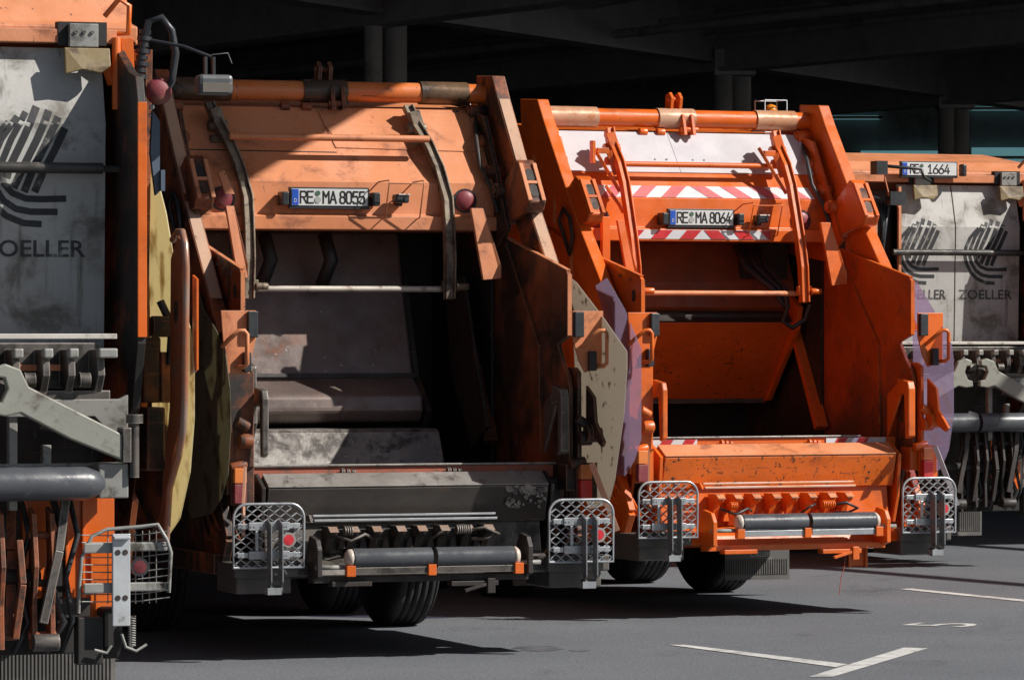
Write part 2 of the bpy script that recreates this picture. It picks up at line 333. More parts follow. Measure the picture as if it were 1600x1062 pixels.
def mud_flap(root, u, v, w0, w1, wid, writing=False):
    m = MB(); m.bx(u - wid / 2, u + wid / 2, v, v + 0.012, w0, w1)
    n = int(wid / 0.019); rt = w0 + (w1 - w0) * (0.30 if writing else 0.93)
    for i in range(n):
        x = u - wid / 2 + 0.02 + (wid - 0.04) * i / (n - 1)
        m.bx(x - 0.0045, x + 0.0045, v - 0.007, v + 0.001, w0 + 0.04, rt)
    f = m.build('mud_flap', mat('mudflap_rubber', (0.11, 0.105, 0.10), 0.7, dirt=(0.17, 0.155, 0.14), amt=0.4, scale=5), root)
    if writing:
        text('lettering', 'ZOELLER', (u - 0.06, v - 0.003, w0 + (w1 - w0) * 0.34), (1, 0, 0), (0, 0, 1), 0.035, 0.16, mat('moulded_letter', (0.5, 0.5, 0.48), 0.6), f)
        b = MB()
        for k in range(3): b.pv([(u - 0.02 + k * 0.02, w0 + (w1 - w0) * 0.44), (u - 0.01 + k * 0.02, w0 + (w1 - w0) * 0.44), (u + 0.01 + k * 0.02, w0 + (w1 - w0) * 0.52), (u + k * 0.02, w0 + (w1 - w0) * 0.52)], v - 0.004, v - 0.001)
        b.build('moulded_emblem', MATS['moulded_letter'], f)

def plate(root, u0, v, w0, wid, hei, left, right, tilt=0.0, dirty=False):
    """number plate on holder: blue strip, letters, seals"""
    h = MB(); h.bx(u0 - 0.012, u0 + wid + 0.012, v, v + 0.03, w0 - 0.02, w0 + hei + 0.01)
    p = h.build('number_plate', BLK, root, 0.003)
    f = MB(); f.bx(u0, u0 + wid, v - 0.006, v - 0.001, w0, w0 + hei); f.build('plate_face', PWH, p, 0.001)
    b = MB(); b.bx(u0 + 0.003, u0 + 0.045, v - 0.009, v - 0.0055, w0 + 0.003, w0 + hei - 0.003); b.build('country_strip', PBL, p)
    text('country_letter', 'D', (u0 + 0.016, v - 0.0105, w0 + 0.02), (1, 0, 0), (0, 0, 1), 0.024, 0.016, PWH, p)
    lh = hei * 0.68; lz = w0 + hei * 0.155
    plate_text(left[0], u0 + left[1], v - 0.0075, lz, lh, left[2], p)
    for body, a, wd in right:
        plate_text(body, u0 + a, v - 0.0075, lz, lh, wd, p)
    su = u0 + left[1] + left[2] + 0.028
    s1 = MB(); s1.cyl((su, v - 0.005, w0 + hei * 0.74), (su, v - 0.0095, w0 + hei * 0.74), 0.0165, 20); s1.build('inspection_seal', PGR, p)
    s2 = MB(); s2.cyl((su, v - 0.005, w0 + hei * 0.34), (su, v - 0.0095, w0 + hei * 0.34), 0.021, 20); s2.build('registration_seal', PSI, p)
    return p

def step_grate(root, u0, u1, w0, w1, v, reflector, m_frame=GAL):
    """folded-up tail step of expanded metal with its clamps"""
    n = 12; fr = MB()
    P = rrect(u0, u1, w0, w1, 0.085, (0, 0, 1, 1))
    fr.tube([(u, v, w) for u, w in P], 0.0085, 8, closed=True)
    g = fr.build('foot_step', m_frame, root)
    me = MB(); rows = 13; cols = 6; du = (u1 - u0 - 0.02) / cols; dw = (w1 - w0 - 0.02) / rows
    for j in range(rows + 1):
        base = w0 + 0.01 + dw * j; pts = []
        inset = 0.0 if j < rows - 1 else 0.05
        for i in range(cols * 2 + 1):
            x = u0 + 0.01 + du * i / 2
            if x < u0 + inset or x > u1 - inset: continue
            sgn = (1 if i % 2 else -1) * (1 if j % 2 else -1)
            pts.append((x, v + 0.004 + sgn * 0.004, base + sgn * dw * 0.42))
        me.bars(pts, 0.014, 0.0055, up=(0, 0, 1))
    me.build('expanded_mesh', m_frame, g)
    br = MB()
    for w in (w0 + 0.075, w1 - 0.13):
        br.bx(u0 + 0.02, u1 - 0.03, v - 0.022, v - 0.008, w - 0.016, w + 0.016)
        br.bx(u0 + 0.085, u1 - 0.10, v - 0.034, v - 0.0235, w - 0.024, w + 0.024)
    br.bx(u0 + 0.125, u0 + 0.145, v - 0.034, v - 0.02, w0 + 0.10, w1 - 0.155)
    br.build('clamp', m_frame, g, 0.003, split=True)
    for x in (u0 + 0.195, u0 + 0.265):
        lv = MB(); lv.pu([(v - 0.035, w1 - 0.085), (v - 0.11, w1 - 0.12), (v - 0.115, w0 - 0.08), (v - 0.09, w0 - 0.115), (v - 0.04, w0 - 0.06)], x, x + 0.009)
        lv.build('hinge_plate', LEV, g, 0.002)
    bo = MB()
    for w in (w0 + 0.075, w1 - 0.13):
        for x in (u0 + 0.05, u0 + 0.1, u0 + 0.12, u0 + 0.16, u1 - 0.13, u1 - 0.15, u1 - 0.115, u1 - 0.06):
            bo.cyl((x, v - 0.03, w), (x, v - 0.038, w), 0.006, 8)
    bo.bx(u0 + 0.18, u0 + 0.265, v - 0.10, v - 0.03, w0 - 0.155, w0 - 0.115)
    bo.build('clamp_bolt', m_frame, g, split=True)
    if reflector:
        cu = u1 - 0.105; cw = (w0 + w1) / 2 - 0.025
        b = MB(); b.cyl((cu, v - 0.008, cw), (cu, v - 0.034, cw), 0.045, 28); b.build('reflector_ring', GRY, g)
        c = MB(); c.dome((cu, v - 0.03, cw), (0, -1, 0), 0.038, 0.006); c.build('reflector', reflector, g)
    return g

# ------------------------------------------------------------------ open-hopper refuse truck (the two middle ones)
def hopper_truck(T, st):
    """local axes: u to the right, v towards the cab, w up; v = 0 is the plane of the folded foot steps"""
    clean = st['clean']; root = st['root']; dz = st['dz']
    hoodM, armM, wallM, inM, lipM, lowM = (ORC, ORC, ORW, ORS, ORL, ORC) if clean else (ORF, STW, RWL, SOO, STB, STL)
    sideM = ORC if clean else ORV  # grimy truck's posts: darker sooty orange carries their shade in its colour
    P = T.V
    # body, chassis, wheels
    b = MB(); b.bx(-1.12, 1.12, 3.2, 8.2, 1.0, 3.15); b.build('refuse_body', hoodM if clean else ORD, root, 0.03)
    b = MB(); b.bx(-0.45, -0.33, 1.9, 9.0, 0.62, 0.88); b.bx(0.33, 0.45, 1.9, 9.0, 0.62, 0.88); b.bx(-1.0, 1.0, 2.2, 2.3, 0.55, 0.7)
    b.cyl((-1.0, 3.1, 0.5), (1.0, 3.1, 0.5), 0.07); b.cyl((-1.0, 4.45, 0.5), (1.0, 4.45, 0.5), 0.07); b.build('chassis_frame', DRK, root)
    for v in (3.05, 4.42):
        for u in (-0.86, 0.86): wheel(root, u, v)
    if clean:
        for u in (-0.84, 0.86): mud_flap(root, u, 2.35, 0.12, 0.62, 0.53, writing=True)
    # side walls
    poly = [(1.40, 2.535), (0.36, 2.325), (0.33, 2.30), (0.33, 1.92), (0.50, 1.87), (0.40, 1.74), (0.33, 1.68), (0.30, 1.60), (0.30, 1.17), (0.45, 0.98), (0.55, 0.70), (0.9, 0.48), (3.0, 0.48), (3.2, 2.6), (2.6, 2.9)]
    for s in (-1, 1):
        w = MB(); w.pu(poly, s * 1.03, s * 1.055)
        wl = w.build('side_wall', wallM if s > 0 or not clean else ORC, root, 0.003)
        if s < 0 and not clean: wl.data.materials[0] = ORD
        r = MB()                                           # stiffening fold on the inner face
        r.bars([(s * 1.022, 1.36, 2.5), (s * 1.022, 0.78, 1.86), (s * 1.022, 0.74, 1.2)], 0.016, 0.03, up=(1, 0, 0)); r.build('fold_rib', wallM, wl)
        eg = MB(); eg.bx(s * 1.0425 - 0.014, s * 1.0425 + 0.014, 0.322, 0.331, 1.925, 2.30); eg.bars([(s * 1.0425, 0.345, 2.324), (s * 1.0425, 1.39, 2.537)], 0.028, 0.008); eg.build('edge_strip', ORC if clean else ORF, wl)
        pl = MB()
        for c in (2.19, 2.02): pl.pu([(v, ww) for v, ww in [(0.44 + 0.025 * math.cos(R(a)), c + 0.042 * math.sin(R(a))) for a in range(0, 360, 30)]], s * 1.056, s * 1.061)
        pl.build('slot_hole', SOO, wl, split=True)
    # main arms
    ap = [(2.10, 3.60), (1.80, 3.585), (1.70, 3.44), (1.17, 2.755), (0.62, 2.155), (0.44, 1.95), (0.66, 1.93), (1.02, 2.25), (1.48, 2.75), (2.08, 3.40)]
    for s in (-1, 1):
        a = MB(); a.pu(ap, s * 1.075, s * 1.165); ar = a.build('lift_arm', ORD if not clean else ORC, root, 0.008)
        if not clean:
            fa = MB(); fa.bars([(s * 1.12, 1.695, 3.43), (s * 1.12, 1.20, 2.795)], 0.07, 0.012, up=(0, -1, 1)); fa.bars([(s * 1.12, 1.16, 2.74), (s * 1.12, 0.62, 2.147)], 0.07, 0.012, up=(0, -1, 1)); fa.build('worn_face', STW, ar, split=True)
        c = MB()
        for v, w in ((1.93, 3.36), (1.78, 3.16), (1.60, 2.96), (1.44, 2.84)):
            c.cyl((s * 1.08, v, w), (s * 0.965, v, w), 0.045, 20); c.cyl((s * 0.965, v, w), (s * 0.95, v, w), 0.03, 16)
        c.build('pivot_boss', ORC if clean else ORD, ar, split=True)
        k = MB(); k.pu([(1.42, 2.62), (1.02, 2.70), (0.98, 2.76), (1.16, 3.0), (1.22, 3.03), (1.42, 2.9)], s * 1.02, s * 1.14)
        k.build('arm_bracket', ORC if clean else ORD, ar, 0.012)
        sl = MB(); d = Vector((0, 1.16 - 0.98, 3.0 - 2.76)).normalized(); n_ = Vector((0, -d.z, d.y))
        for q in (0.085, 0.21):
            cpt = Vector((s * 1.075, 0.98, 2.76)) + d * q + n_ * 0.001
            sl.prism([cpt + Vector((x, 0, 0)) + d * y for x, y in rrect(-0.026, 0.026, -0.05, 0.05, 0.025)], n_ * 0.003)
        sl.build('bracket_slot', ORV if clean else SOO, ar, split=True)
        sl = MB()
        for uo in (-0.045, 0.045): sl.prism([Vector((s * 1.075 + uo + a_ * 0.014, 0.98, 2.76)) + d * b_ - n_ * 0.0 for a_, b_ in ((-1, 0.0), (1, 0.0), (1, 0.30), (-1, 0.30))], n_ * 0.014)
        sl.prism([Vector((s * 1.075 + a_ * 0.05, 0.98, 2.76)) + d * b_ for a_, b_ in ((-1, 0.135), (1, 0.135), (1, 0.16), (-1, 0.16))], n_ * 0.012)
        sl.build('bracket_frame', ORC if clean else ORF, ar, 0.004)
        ins = MB()
        ins.pu([(2.35, 3.35), (2.15, 3.42), (1.75, 3.32), (1.30, 2.60), (1.55, 2.45), (3.0, 2.6)], s * 1.0, s * 1.025); ins.build('gusset_plate', ORC if clean else ORV, root)
        if clean:
            stk = MB()
            for v, w in ((1.85, 3.1), (1.5, 2.78), (1.22, 2.46)):
                stk.prism([(s * 1.1655, v + a_ * 0.025, w + b_ * 0.11 + a_ * 0.0) for a_, b_ in ((-1, -1), (1, -0.6), (1, 1), (-1, 0.6))], (s * 0.002, 0, 0))
            stk.build('sticker', mat('pale_sticker', (0.62, 0.25, 0.10), 0.5), ar)
    h = MB(); h.tube([(-1.19, 1.25, 2.55), (-1.20, 1.35, 2.72), (-1.20, 1.28, 2.80), (-1.19, 1.20, 2.74), (-1.19, 1.15, 2.60), (-1.19, 1.20, 2.48)], 0.014, 8, closed=True)
    h.build('hydraulic_hose', BLK, root)
    h = MB(); h.tube([(1.0, 1.9, 3.30), (0.93, 1.70, 3.18), (0.92, 1.60, 3.0), (0.96, 1.50, 2.85), (0.99, 1.45, 2.7)], 0.016, 8); h.build('hydraulic_hose', BLK if clean else SOO, root)
    for s in (-1, 1):
        h = MB()
        for k in range(6): h.cyl((s * 1.055, 0.50 + k * 0.15, 2.30 + k * 0.028), (s * 1.066, 0.50 + k * 0.15, 2.30 + k * 0.028), 0.011, 8)
        for k in range(4): h.cyl((s * 1.01, 0.45, 1.2 + k * 0.13), (s * 1.028, 0.45, 1.2 + k * 0.13), 0.012, 8)
        h.build('bolt_head', STL if not clean else ORD, root, split=True)
    # cross beam with collars and lugs
    bw = 3.475; bv = 1.97
    b = MB(); b.cyl((-1.08, bv, bw), (1.08, bv, bw), 0.064, 32); be = b.build('cross_beam', ORC if clean else ORB, root)
    for a0, a1, mm in ((-1.02, -0.63, 'L'), (-0.15, 0.14, 'M'), (0.64, 0.96, 'R')):
        c = MB(); c.cyl((a0, bv, bw), (a1, bv, bw), 0.0745, 32)
        c.build('beam_collar', mat('collar_bare', (0.60, 0.29, 0.15), 0.3, 0.15, fade=(0.60, 0.36, 0.24), dirt=(0.45, 0.16, 0.06), amt=0.4, scale=8) if clean else
                mat('collar_greasy', (0.22, 0.13, 0.07), 0.35, 0.3, fade=(0.07, 0.05, 0.04), dirt=SOOT, amt=0.5, scale=7), be)
    l = MB()
    for k in (-0.035, 0.035):
        l.pu([(bv - 0.02, bw + 0.05), (bv - 0.04, bw + 0.15), (bv, bw + 0.19), (bv + 0.06, bw + 0.17), (bv + 0.07, bw + 0.05)], k - 0.012, k + 0.012)
        l.pu([(bv - 0.13, bw - 0.12), (bv - 0.09, bw + 0.02), (bv - 0.03, bw + 0.05), (bv - 0.03, bw - 0.12)], k + 0.05, k + 0.074)
    l.cyl((-0.06, bv + 0.01, bw + 0.14), (0.06, bv + 0.01, bw + 0.14), 0.016)
    l.cyl((0.0, bv - 0.09, bw - 0.08), (0.14, bv - 0.09, bw - 0.08), 0.018)
    for k in (-0.30, -0.16): l.cyl((k, bv - 0.03, bw - 0.10), (k + 0.06, bv - 0.03, bw - 0.10), 0.028)
    l.build('beam_lug', ORC if clean else ORD, be, 0.003, split=True)
    h = MB(); h.tube([(-0.75, bv + 0.04, bw - 0.11), (-0.3, bv, bw - 0.13), (0.1, bv - 0.02, bw - 0.12), (0.45, bv, bw - 0.135), (0.9, bv - 0.02, bw - 0.12)], 0.013, 8); h.build('hydraulic_hose', BLK, be)
    # hood
    prof = [(1.50, 2.585), (1.50, 2.672), (1.545, 2.682), (1.56, 2.885), (1.72, 3.09), (1.95, 3.37), (2.6, 3.45), (3.3, 3.25), (3.3, 2.6), (1.9, 2.585)]
    ho = MB(); ho.pu(prof, -1.0, 1.0); hood = ho.build('hood', hoodM, root, 0.006)
    dv = Vector((0, 1.95 - 1.72, 3.37 - 3.09)).normalized(); nn = Vector((0, -dv.z, dv.y))
    if clean:
        wp = MB()
        for a0, a1 in ((-0.99, -0.082), (-0.078, 0.99)):
            wp.prism([Vector((a, 1.72, 3.09)) + dv * q + nn * 0.002 for a, q in ((a0, -0.02), (a1, -0.02), (a1, 0.36), (a0, 0.36))], nn * 0.006)
        wh = wp.build('white_cover', WHT, hood)
        sc = MB()
        for a in (-0.25, -0.16, 0.05, 0.14, 0.45, 0.55): sc.cyl(Vector((a, 1.72, 3.09)) + dv * 0.1 + nn * 0.006, Vector((a, 1.72, 3.09)) + dv * 0.1 + nn * 0.012, 0.008, 8)
        sc.build('rivet', GRY, wh)
        dl = Vector((0, 1.72 - 1.56, 3.09 - 2.885)).normalized(); nl = Vector((0, -dl.z, dl.y))
        sw = MB(); sr = MB(); o_ = Vector((0, 1.56, 2.885))
        q0, q1 = 0.012, 0.118
        sw.prism([o_ + Vector((a, 0, 0)) + dl * q + nl * 0.0015 for a, q in ((-0.88, q0), (0.93, q0), (0.90, q1), (-0.93, q1))], nl * 0.0015)
        mid = -0.06
        for k in range(4):
            for sg in (-1, 1):
                a = mid + sg * (0.03 + k * 0.235)
                pts = [(a + sg * 0.10, q0), (a + sg * 0.215, q0), (a + sg * 0.10, q1), (a - sg * 0.015, q1)]
                pts = [(max(-0.9, min(0.9, x)), q) for x, q in pts]
                sr.prism([o_ + Vector((x, 0, 0)) + dl * q + nl * 0.0035 for x, q in pts], nl * 0.0015)
        sws = sw.build('warning_stripe', SWH, hood); sr.build('red_band', SRF, sws)
        sw = MB(); sr = MB(); sw.bx(-0.55, 0.53, 1.496, 1.4985, 2.600, 2.665)
        for k in range(3):
            for sg in (-1, 1):
                a = -0.01 + sg * (0.02 + k * 0.225)
                pts = [(a + sg * 0.05, 2.602), (min(a + sg * 0.165, 0.53) if sg > 0 else a + sg * 0.165, 2.602), (a + sg * 0.105, 2.663), (a - sg * 0.01, 2.663)]
                pts = [(max(-0.55, min(0.53, x)), q) for x, q in pts]
                sr.pv(pts, 1.493, 1.4955)
        sws = sw.build('warning_stripe', SWH, hood, label='red and white warning stripe on the hood edge'); sr.build('red_band', SRD, sws)
    else:
        wp = MB()
        wp.prism([Vector((a, 1.72, 3.09)) + dv * q + nn * 0.001 for a, q in ((0.0, 0.02), (0.98, 0.0), (0.95, 0.33), (-0.06, 0.35))], nn * 0.005)
        wp.prism([Vector((a, 1.72, 3.09)) + dv * q + nn * 0.007 for a, q in ((0.0, 0.12), (0.45, 0.13), (0.45, 0.19), (-0.04, 0.21))], nn * 0.004)
        wp.build('patch_sheet', ORF, hood)
        sm = MB(); sm.prism([Vector((a, 1.72, 3.09)) + dv * q + nn * 0.0005 for a, q in ((-0.99, -0.012), (0.0, -0.02), (0.0, -0.012), (-0.99, -0.004))], nn * 0.001); sm.build('seam', SOO, hood)
    # plate, plate lamps, camera, guard
    pu = st['plate_u']; pw = st['plate_w']
    tx = st['plate_text']
    plate(hood, pu, 1.49, pw, 0.50, 0.105, tx[0], tx[1])
    for a0 in (pu - 0.075, pu + 0.525):
        l = MB(); l.bx(a0, a0 + 0.045, 1.44, 1.545, pw + 0.0, pw + 0.085); l.build('plate_lamp', BLK, hood, 0.008)
    cu = pu + 0.72; l = MB(); l.bx(cu - 0.05, cu + 0.04, 1.43, 1.52, pw + 0.02, pw + 0.075); l.bx(cu - 0.02, cu + 0.02, 1.5, 1.555, pw, pw + 0.04)
    cm = l.build('rear_camera', BLK, hood, 0.012)
    l = MB(); l.bx(cu - 0.035, cu + 0.045, 1.424, 1.46, pw + 0.068, pw + 0.078); l.build('camera_hood', CHR, cm, 0.002)
    g = MB(); a0, a1 = cu - 0.12, cu + 0.11; t = pw + 0.15
    for a in (a0, a1): g.tube([(a - 0.07, 1.555, pw + 0.09), (a - 0.045, 1.44, t), (a, 1.36, t + 0.01), (a, 1.36, t - 0.02), (a, 1.44, pw - 0.07), (a, 1.50, pw - 0.08)], 0.0045, 6)
    g.cyl((a0, 1.36, t - 0.01), (a1, 1.36, t - 0.01), 0.0045, 6); g.build('camera_guard', ORC if clean else ORF, hood)
    for s in (-1, 1):
        l = MB(); l.dome((s * 0.80, 1.545, 2.775 if not clean else 2.74), (0, -1, 0), 0.068, 0.038); lo = l.build('marker_lamp', MAG, hood)
        l = MB(); l.cyl((s * 0.80, 1.56, 2.775 if not clean else 2.74), (s * 0.80, 1.54, 2.775 if not clean else 2.74), 0.078); l.build('lamp_base', BLK, lo)
    # rear beacon in a wire cage beside the roof
    bu, bvv, bwv = st['beacon']
    l = MB(); l.lathe((bu, bvv, bwv), (0, 0, 1), [(0, 0.04), (0.02, 0.05), (0.10, 0.05), (0.13, 0.035), (0.14, 0.005)], 20); be2 = l.build('beacon', AMB, root)
    l = MB(); l.cyl((bu, bvv, bwv - 0.05), (bu, bvv, bwv), 0.045); l.bx(bu - 0.16, bu + 0.1, bvv - 0.02, bvv + 0.02, bwv - 0.09, bwv - 0.06); l.build('beacon_base', BLK, be2)
    l = MB()
    for a in (-0.09, 0.09): l.tube([(bu + a, bvv - 0.08, bwv - 0.12), (bu + a, bvv - 0.08, bwv + 0.165), (bu + a, bvv + 0.08, bwv + 0.165), (bu + a, bvv + 0.08, bwv - 0.12)], 0.0055, 6)
    for w in (-0.07, 0.165):
        for vv in (-0.08, 0.08): l.cyl((bu - 0.09, bvv + vv, bwv + w), (bu + 0.09, bvv + vv, bwv + w), 0.0055, 6)
    l.build('cage', GAL, be2)
    # packer guide arms
    gp = [(1.86, 3.38), (1.82, 3.27), (1.68, 3.12), (1.60, 2.98), (1.53, 2.78), (1.47, 2.60), (1.42, 2.40), (1.40, 2.15)]
    gm = ORC if clean else mat('oily_worn_arm', (0.30, 0.24, 0.17), 0.55, 0.1, fade=(0.16, 0.12, 0.085), dirt=(0.05, 0.035, 0.025), amt=0.5, scale=9, chip_amt=0.5, streak=0.5)
    off = 0.16 if clean else 0.02; ov = 0.16 - off
    gsh = (lambda u, w: u) if clean else (lambda u, w: u - (0.15 * ((w - 2.8) / 0.58) ** 1.3 if w > 2.8 else 0.03 * (2.8 - w) / 0.6))
    for s in (-1, 1):
        a = MB(); sw_ = 0.020 if clean else 0.024
        f_, b_ = [], []
        for k in range(len(gp)):
            p0, p1 = Vector(gp[max(k - 1, 0)]), Vector(gp[min(k + 1, len(gp) - 1)]); d_ = (p1 - p0).normalized(); n__ = Vector((-d_.y, d_.x)); c_ = Vector(gp[k])
            wob = 0.0 if clean else 0.006 * math.sin(k * 2.3 + s)
            f_.append(c_ + n__ * (0.032 + wob)); b_.append(c_ - n__ * 0.032)
        for u_a, u_b, F_, B_ in ((-sw_, sw_, f_, b_), (sw_, sw_ + 0.012, [x + (x - y) * 0.25 for x, y in zip(f_, b_)], [y - (x - y) * 0.3 for x, y in zip(f_, b_)])):
            vs = []
            for uu in (u_a, u_b):
                for p in F_ + B_: vs.append((gsh(s * 0.66, p.y) + uu, p.x - off, p.y))
            n2 = len(F_); N2 = 2 * n2; fs = []
            for k in range(n2 - 1):
                fs += [(k, k + 1, n2 + k + 1, n2 + k), (N2 + k, N2 + n2 + k, N2 + n2 + k + 1, N2 + k + 1), (k, N2 + k, N2 + k + 1, k + 1), (n2 + k, n2 + k + 1, N2 + n2 + k + 1, N2 + n2 + k)]
            fs += [(0, n2, N2 + n2, N2), (n2 - 1, N2 + n2 - 1, N2 + N2 - 1, N2 - 1)]
            a._add(vs, fs)
        ga = a.build('guide_arm', gm, root, 0.004)
        k0 = gsh(s * 0.66, 3.25)
        a = MB(); a.cyl((k0 - 0.05, 1.66 + ov, 3.24), (k0 + 0.07, 1.66 + ov, 3.24), 0.035); a.cyl((k0 - 0.05, 1.63 + ov, 3.15), (k0 + 0.06, 1.63 + ov, 3.15), 0.03)
        a.prism([(k0 - 0.05, 1.62 + ov, 3.34), (k0 + 0.02, 1.62 + ov, 3.36), (k0 + 0.06, 1.60 + ov, 3.22), (k0 + 0.0, 1.60 + ov, 3.18)], (0, 0.05, 0))
        k0 = gsh(s * 0.66, 2.2)
        a.bx(k0 - 0.04, k0 + 0.07, 1.23 + ov, 1.27 + ov, 2.20, 2.27); a.cyl((k0 + 0.04, 1.2 + ov, 2.23), (k0 + 0.12, 1.2 + ov, 2.23), 0.022)
        a.build('arm_clevis', gm, ga, 0.004, split=True)
        if clean:
            a = MB(); q = s * 0.66 - (0.17 if s < 0 else 0.17)
            a.bars([(q, 1.60, 3.26), (q + 0.03, 1.58, 3.20), (s * 0.66, 1.50, 2.93)], 0.03, 0.025); a.bars([(q + 0.03, 1.58, 3.22), (q + 0.12, 1.58, 3.22), (s * 0.66, 1.56, 3.05)], 0.025, 0.04)
            if s < 0: a.bars([(s * 0.66 - 0.12, 1.48, 2.97), (s * 0.66 - 0.02, 1.46, 2.83), (s * 0.66, 1.44, 2.78)], 0.03, 0.02); a.bx(s * 0.66 - 0.19, s * 0.66 - 0.165, 1.55, 1.60, 3.13, 3.29)
            a.build('arm_brace', ORC, ga, 0.003)
        if not clean and s < 0:
            a = MB(); a.prism([(-0.86, 1.44, 2.93), (-0.82, 1.44, 2.95), (-0.76, 1.42, 2.80), (-0.82, 1.42, 2.80)], (0, 0.02, 0)); a.build('arm_brace', ORF, ga)
    t = MB(); t.cyl((gsh(-0.66, 3.16), 1.60, 3.165 if not clean else 3.13), (gsh(0.66, 3.16), 1.60, 3.165 if not clean else 3.13), 0.022 if not clean else 0.02, 14); t.build('upper_cross_tube', ORF if not clean else ORC, root)
    t = MB(); t.cyl((-0.92, 1.30 + ov, 2.215), (gsh(0.64, 2.2), 1.30 + ov, 2.215), 0.019, 14); t.build('guard_bar', mat('worn_white_bar', (0.6, 0.55, 0.48), 0.4, 0.2, dirt=(0.2, 0.12, 0.08), amt=0.35, scale=9) if not clean else ORF, root)
    # stop plates hanging beside the right guide arm, hinge straps inside
    for s, wd in ((1, 0.10), (-1, 0.045)):
        a = MB(); x0 = (0.80 if s > 0 else -0.80) - (0 if clean else 0.06)
        a.prism([(x0 - 0.03, 1.18, 2.72), (x0 + wd * 0.5, 1.18, 2.72), (x0 + wd + 0.05, 1.12, 2.36), (x0 + wd + 0.05, 1.12, 2.28), (x0 + 0.03, 1.12, 2.27)], (0, 0.03, 0))
        a.build('stop_plate', ORF if not clean else ORC, root, 0.003)
    if clean:
        a = MB(); a.bx(-0.86, -0.80, 1.36, 1.4, 2.30, 2.75); a.build('hood_strut', ORC, root, 0.003)
    # hopper interior
    i = MB()
    if clean:
        D3 = 0.32; sv = lambda L_: [(v + D3, w) for v, w in L_]
        i.pu(sv([(1.75, 2.585), (1.62, 2.30), (1.58, 2.12), (1.62, 2.08), (1.85, 2.08), (1.95, 2.585)]), -1.0, 0.95)
        cr_ = i.build('blade_carrier', mat('brown_orange_carrier', (0.26, 0.06, 0.014), 0.6, fade=(0.16, 0.045, 0.015), dirt=SOOT, amt=0.3, streak=0.2), root, 0.006); i = MB()
        i.pu(sv([(1.55, 2.01), (1.60, 2.02), (2.02, 1.47), (1.99, 1.45)]), -1.0, 0.90)
        pk = i.build('packer_blade', ORS, root, 0.006)
        i = MB(); i.pu(sv([(1.97, 1.51), (1.99, 1.525), (2.05, 1.44), (2.02, 1.42)]), -1.0, 0.90); i.pu(sv([(2.0, 1.44), (2.3, 1.42), (2.3, 1.46)]), -1, .9); i.build('blade_edge', STB, pk)
        i = MB(); i.pu(sv([(1.60, 2.075), (1.52, 2.02), (1.58, 2.0), (1.8, 2.07)]), -0.98, 0.88); i.cyl((-0.98, 1.60 + D3, 2.05), (0.84, 1.60 + D3, 2.05), 0.04); i.build('blade_seal', SOO, pk)
        i = MB(); i.pu(sv([(1.45, 2.12), (1.62, 2.22), (1.9, 2.2), (2.2, 1.55), (2.05, 1.42), (1.95, 1.44), (1.5, 1.95)]), 0.90, 0.94); i.build('blade_cheek', ORC, pk, 0.004)
        i = MB(); i.tube([(0.62, 1.45, 2.26), (0.66, 1.48, 2.12), (0.64, 1.52, 2.02), (0.72, 1.52, 1.97), (0.80, 1.48, 2.03), (0.82, 1.44, 2.14)], 0.018, 8); i.build('hydraulic_hose', BLK, pk)
        i = MB()
        for k in range(3): i.tube([(0.45 + k * 0.09, 1.9, 2.56), (0.47 + k * 0.08, 1.75, 2.40), (0.60 + k * 0.05, 1.6, 2.25), (0.66, 1.5, 2.12)], 0.022, 8)
        i.build('hose_bundle', BLK, pk, split=True)
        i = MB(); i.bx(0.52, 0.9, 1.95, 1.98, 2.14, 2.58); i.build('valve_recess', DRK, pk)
    else:
        i.pu([(2.14, 2.585), (2.05, 2.25), (1.84, 1.66), (1.76, 1.61), (1.66, 1.54), (1.64, 1.45), (1.69, 1.38), (1.83, 1.35), (2.5, 1.4), (2.5, 2.585)], -1.0, 0.56)
        pk = i.build('packer_blade', mat('scuffed_blade', (0.23, 0.18, 0.16), 0.38, 0.25, fade=(0.13, 0.10, 0.09), dirt=(0.17, 0.075, 0.045), amt=0.3, scale=4, chips=(0.42, 0.38, 0.34), chip_amt=0.42, scr=0.22, scrc=(0.22, 0.17, 0.14), streak=0.4), root, 0.02)
        i = MB(); i.pu([(1.825, 1.655), (1.835, 1.685), (1.85, 1.68), (1.84, 1.65)], -1.0, 0.56); i.build('blade_seam', SOO, pk)
        i = MB(); i.pu([(2.12, 2.3), (1.87, 1.66), (1.62, 1.45), (1.72, 1.32), (2.0, 1.3), (2.5, 2.3)], 0.57, 0.61); i.pu([(1.75, 2.3), (1.50, 1.75), (1.3, 1.35), (1.6, 1.2), (2.0, 1.7), (2.1, 2.3)], 0.86, 0.88); i.build('blade_cheek', SOO, pk, 0.004)
        i = MB()
        for a in (-0.42, -0.02): i.tube([(a, 1.9, 2.56), (a + 0.02, 1.82, 2.4), (a, 1.95, 2.25)], 0.045, 12)
        i.bx(-0.66, -0.52, 1.85, 1.87, 2.44, 2.52); i.build('hose_bundle', RUB, pk, split=True)
        pass
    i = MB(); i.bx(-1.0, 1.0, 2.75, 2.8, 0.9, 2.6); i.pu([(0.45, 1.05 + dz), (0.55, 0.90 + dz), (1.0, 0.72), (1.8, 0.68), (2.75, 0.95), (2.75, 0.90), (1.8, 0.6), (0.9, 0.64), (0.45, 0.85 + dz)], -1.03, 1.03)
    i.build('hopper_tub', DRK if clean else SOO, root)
    i = MB()
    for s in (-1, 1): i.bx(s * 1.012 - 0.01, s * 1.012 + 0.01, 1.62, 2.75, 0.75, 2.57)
    i.build('hopper_shade_sheet', SOO, root, split=True)  # added dark sheets: the deep hopper's shade put into their colour
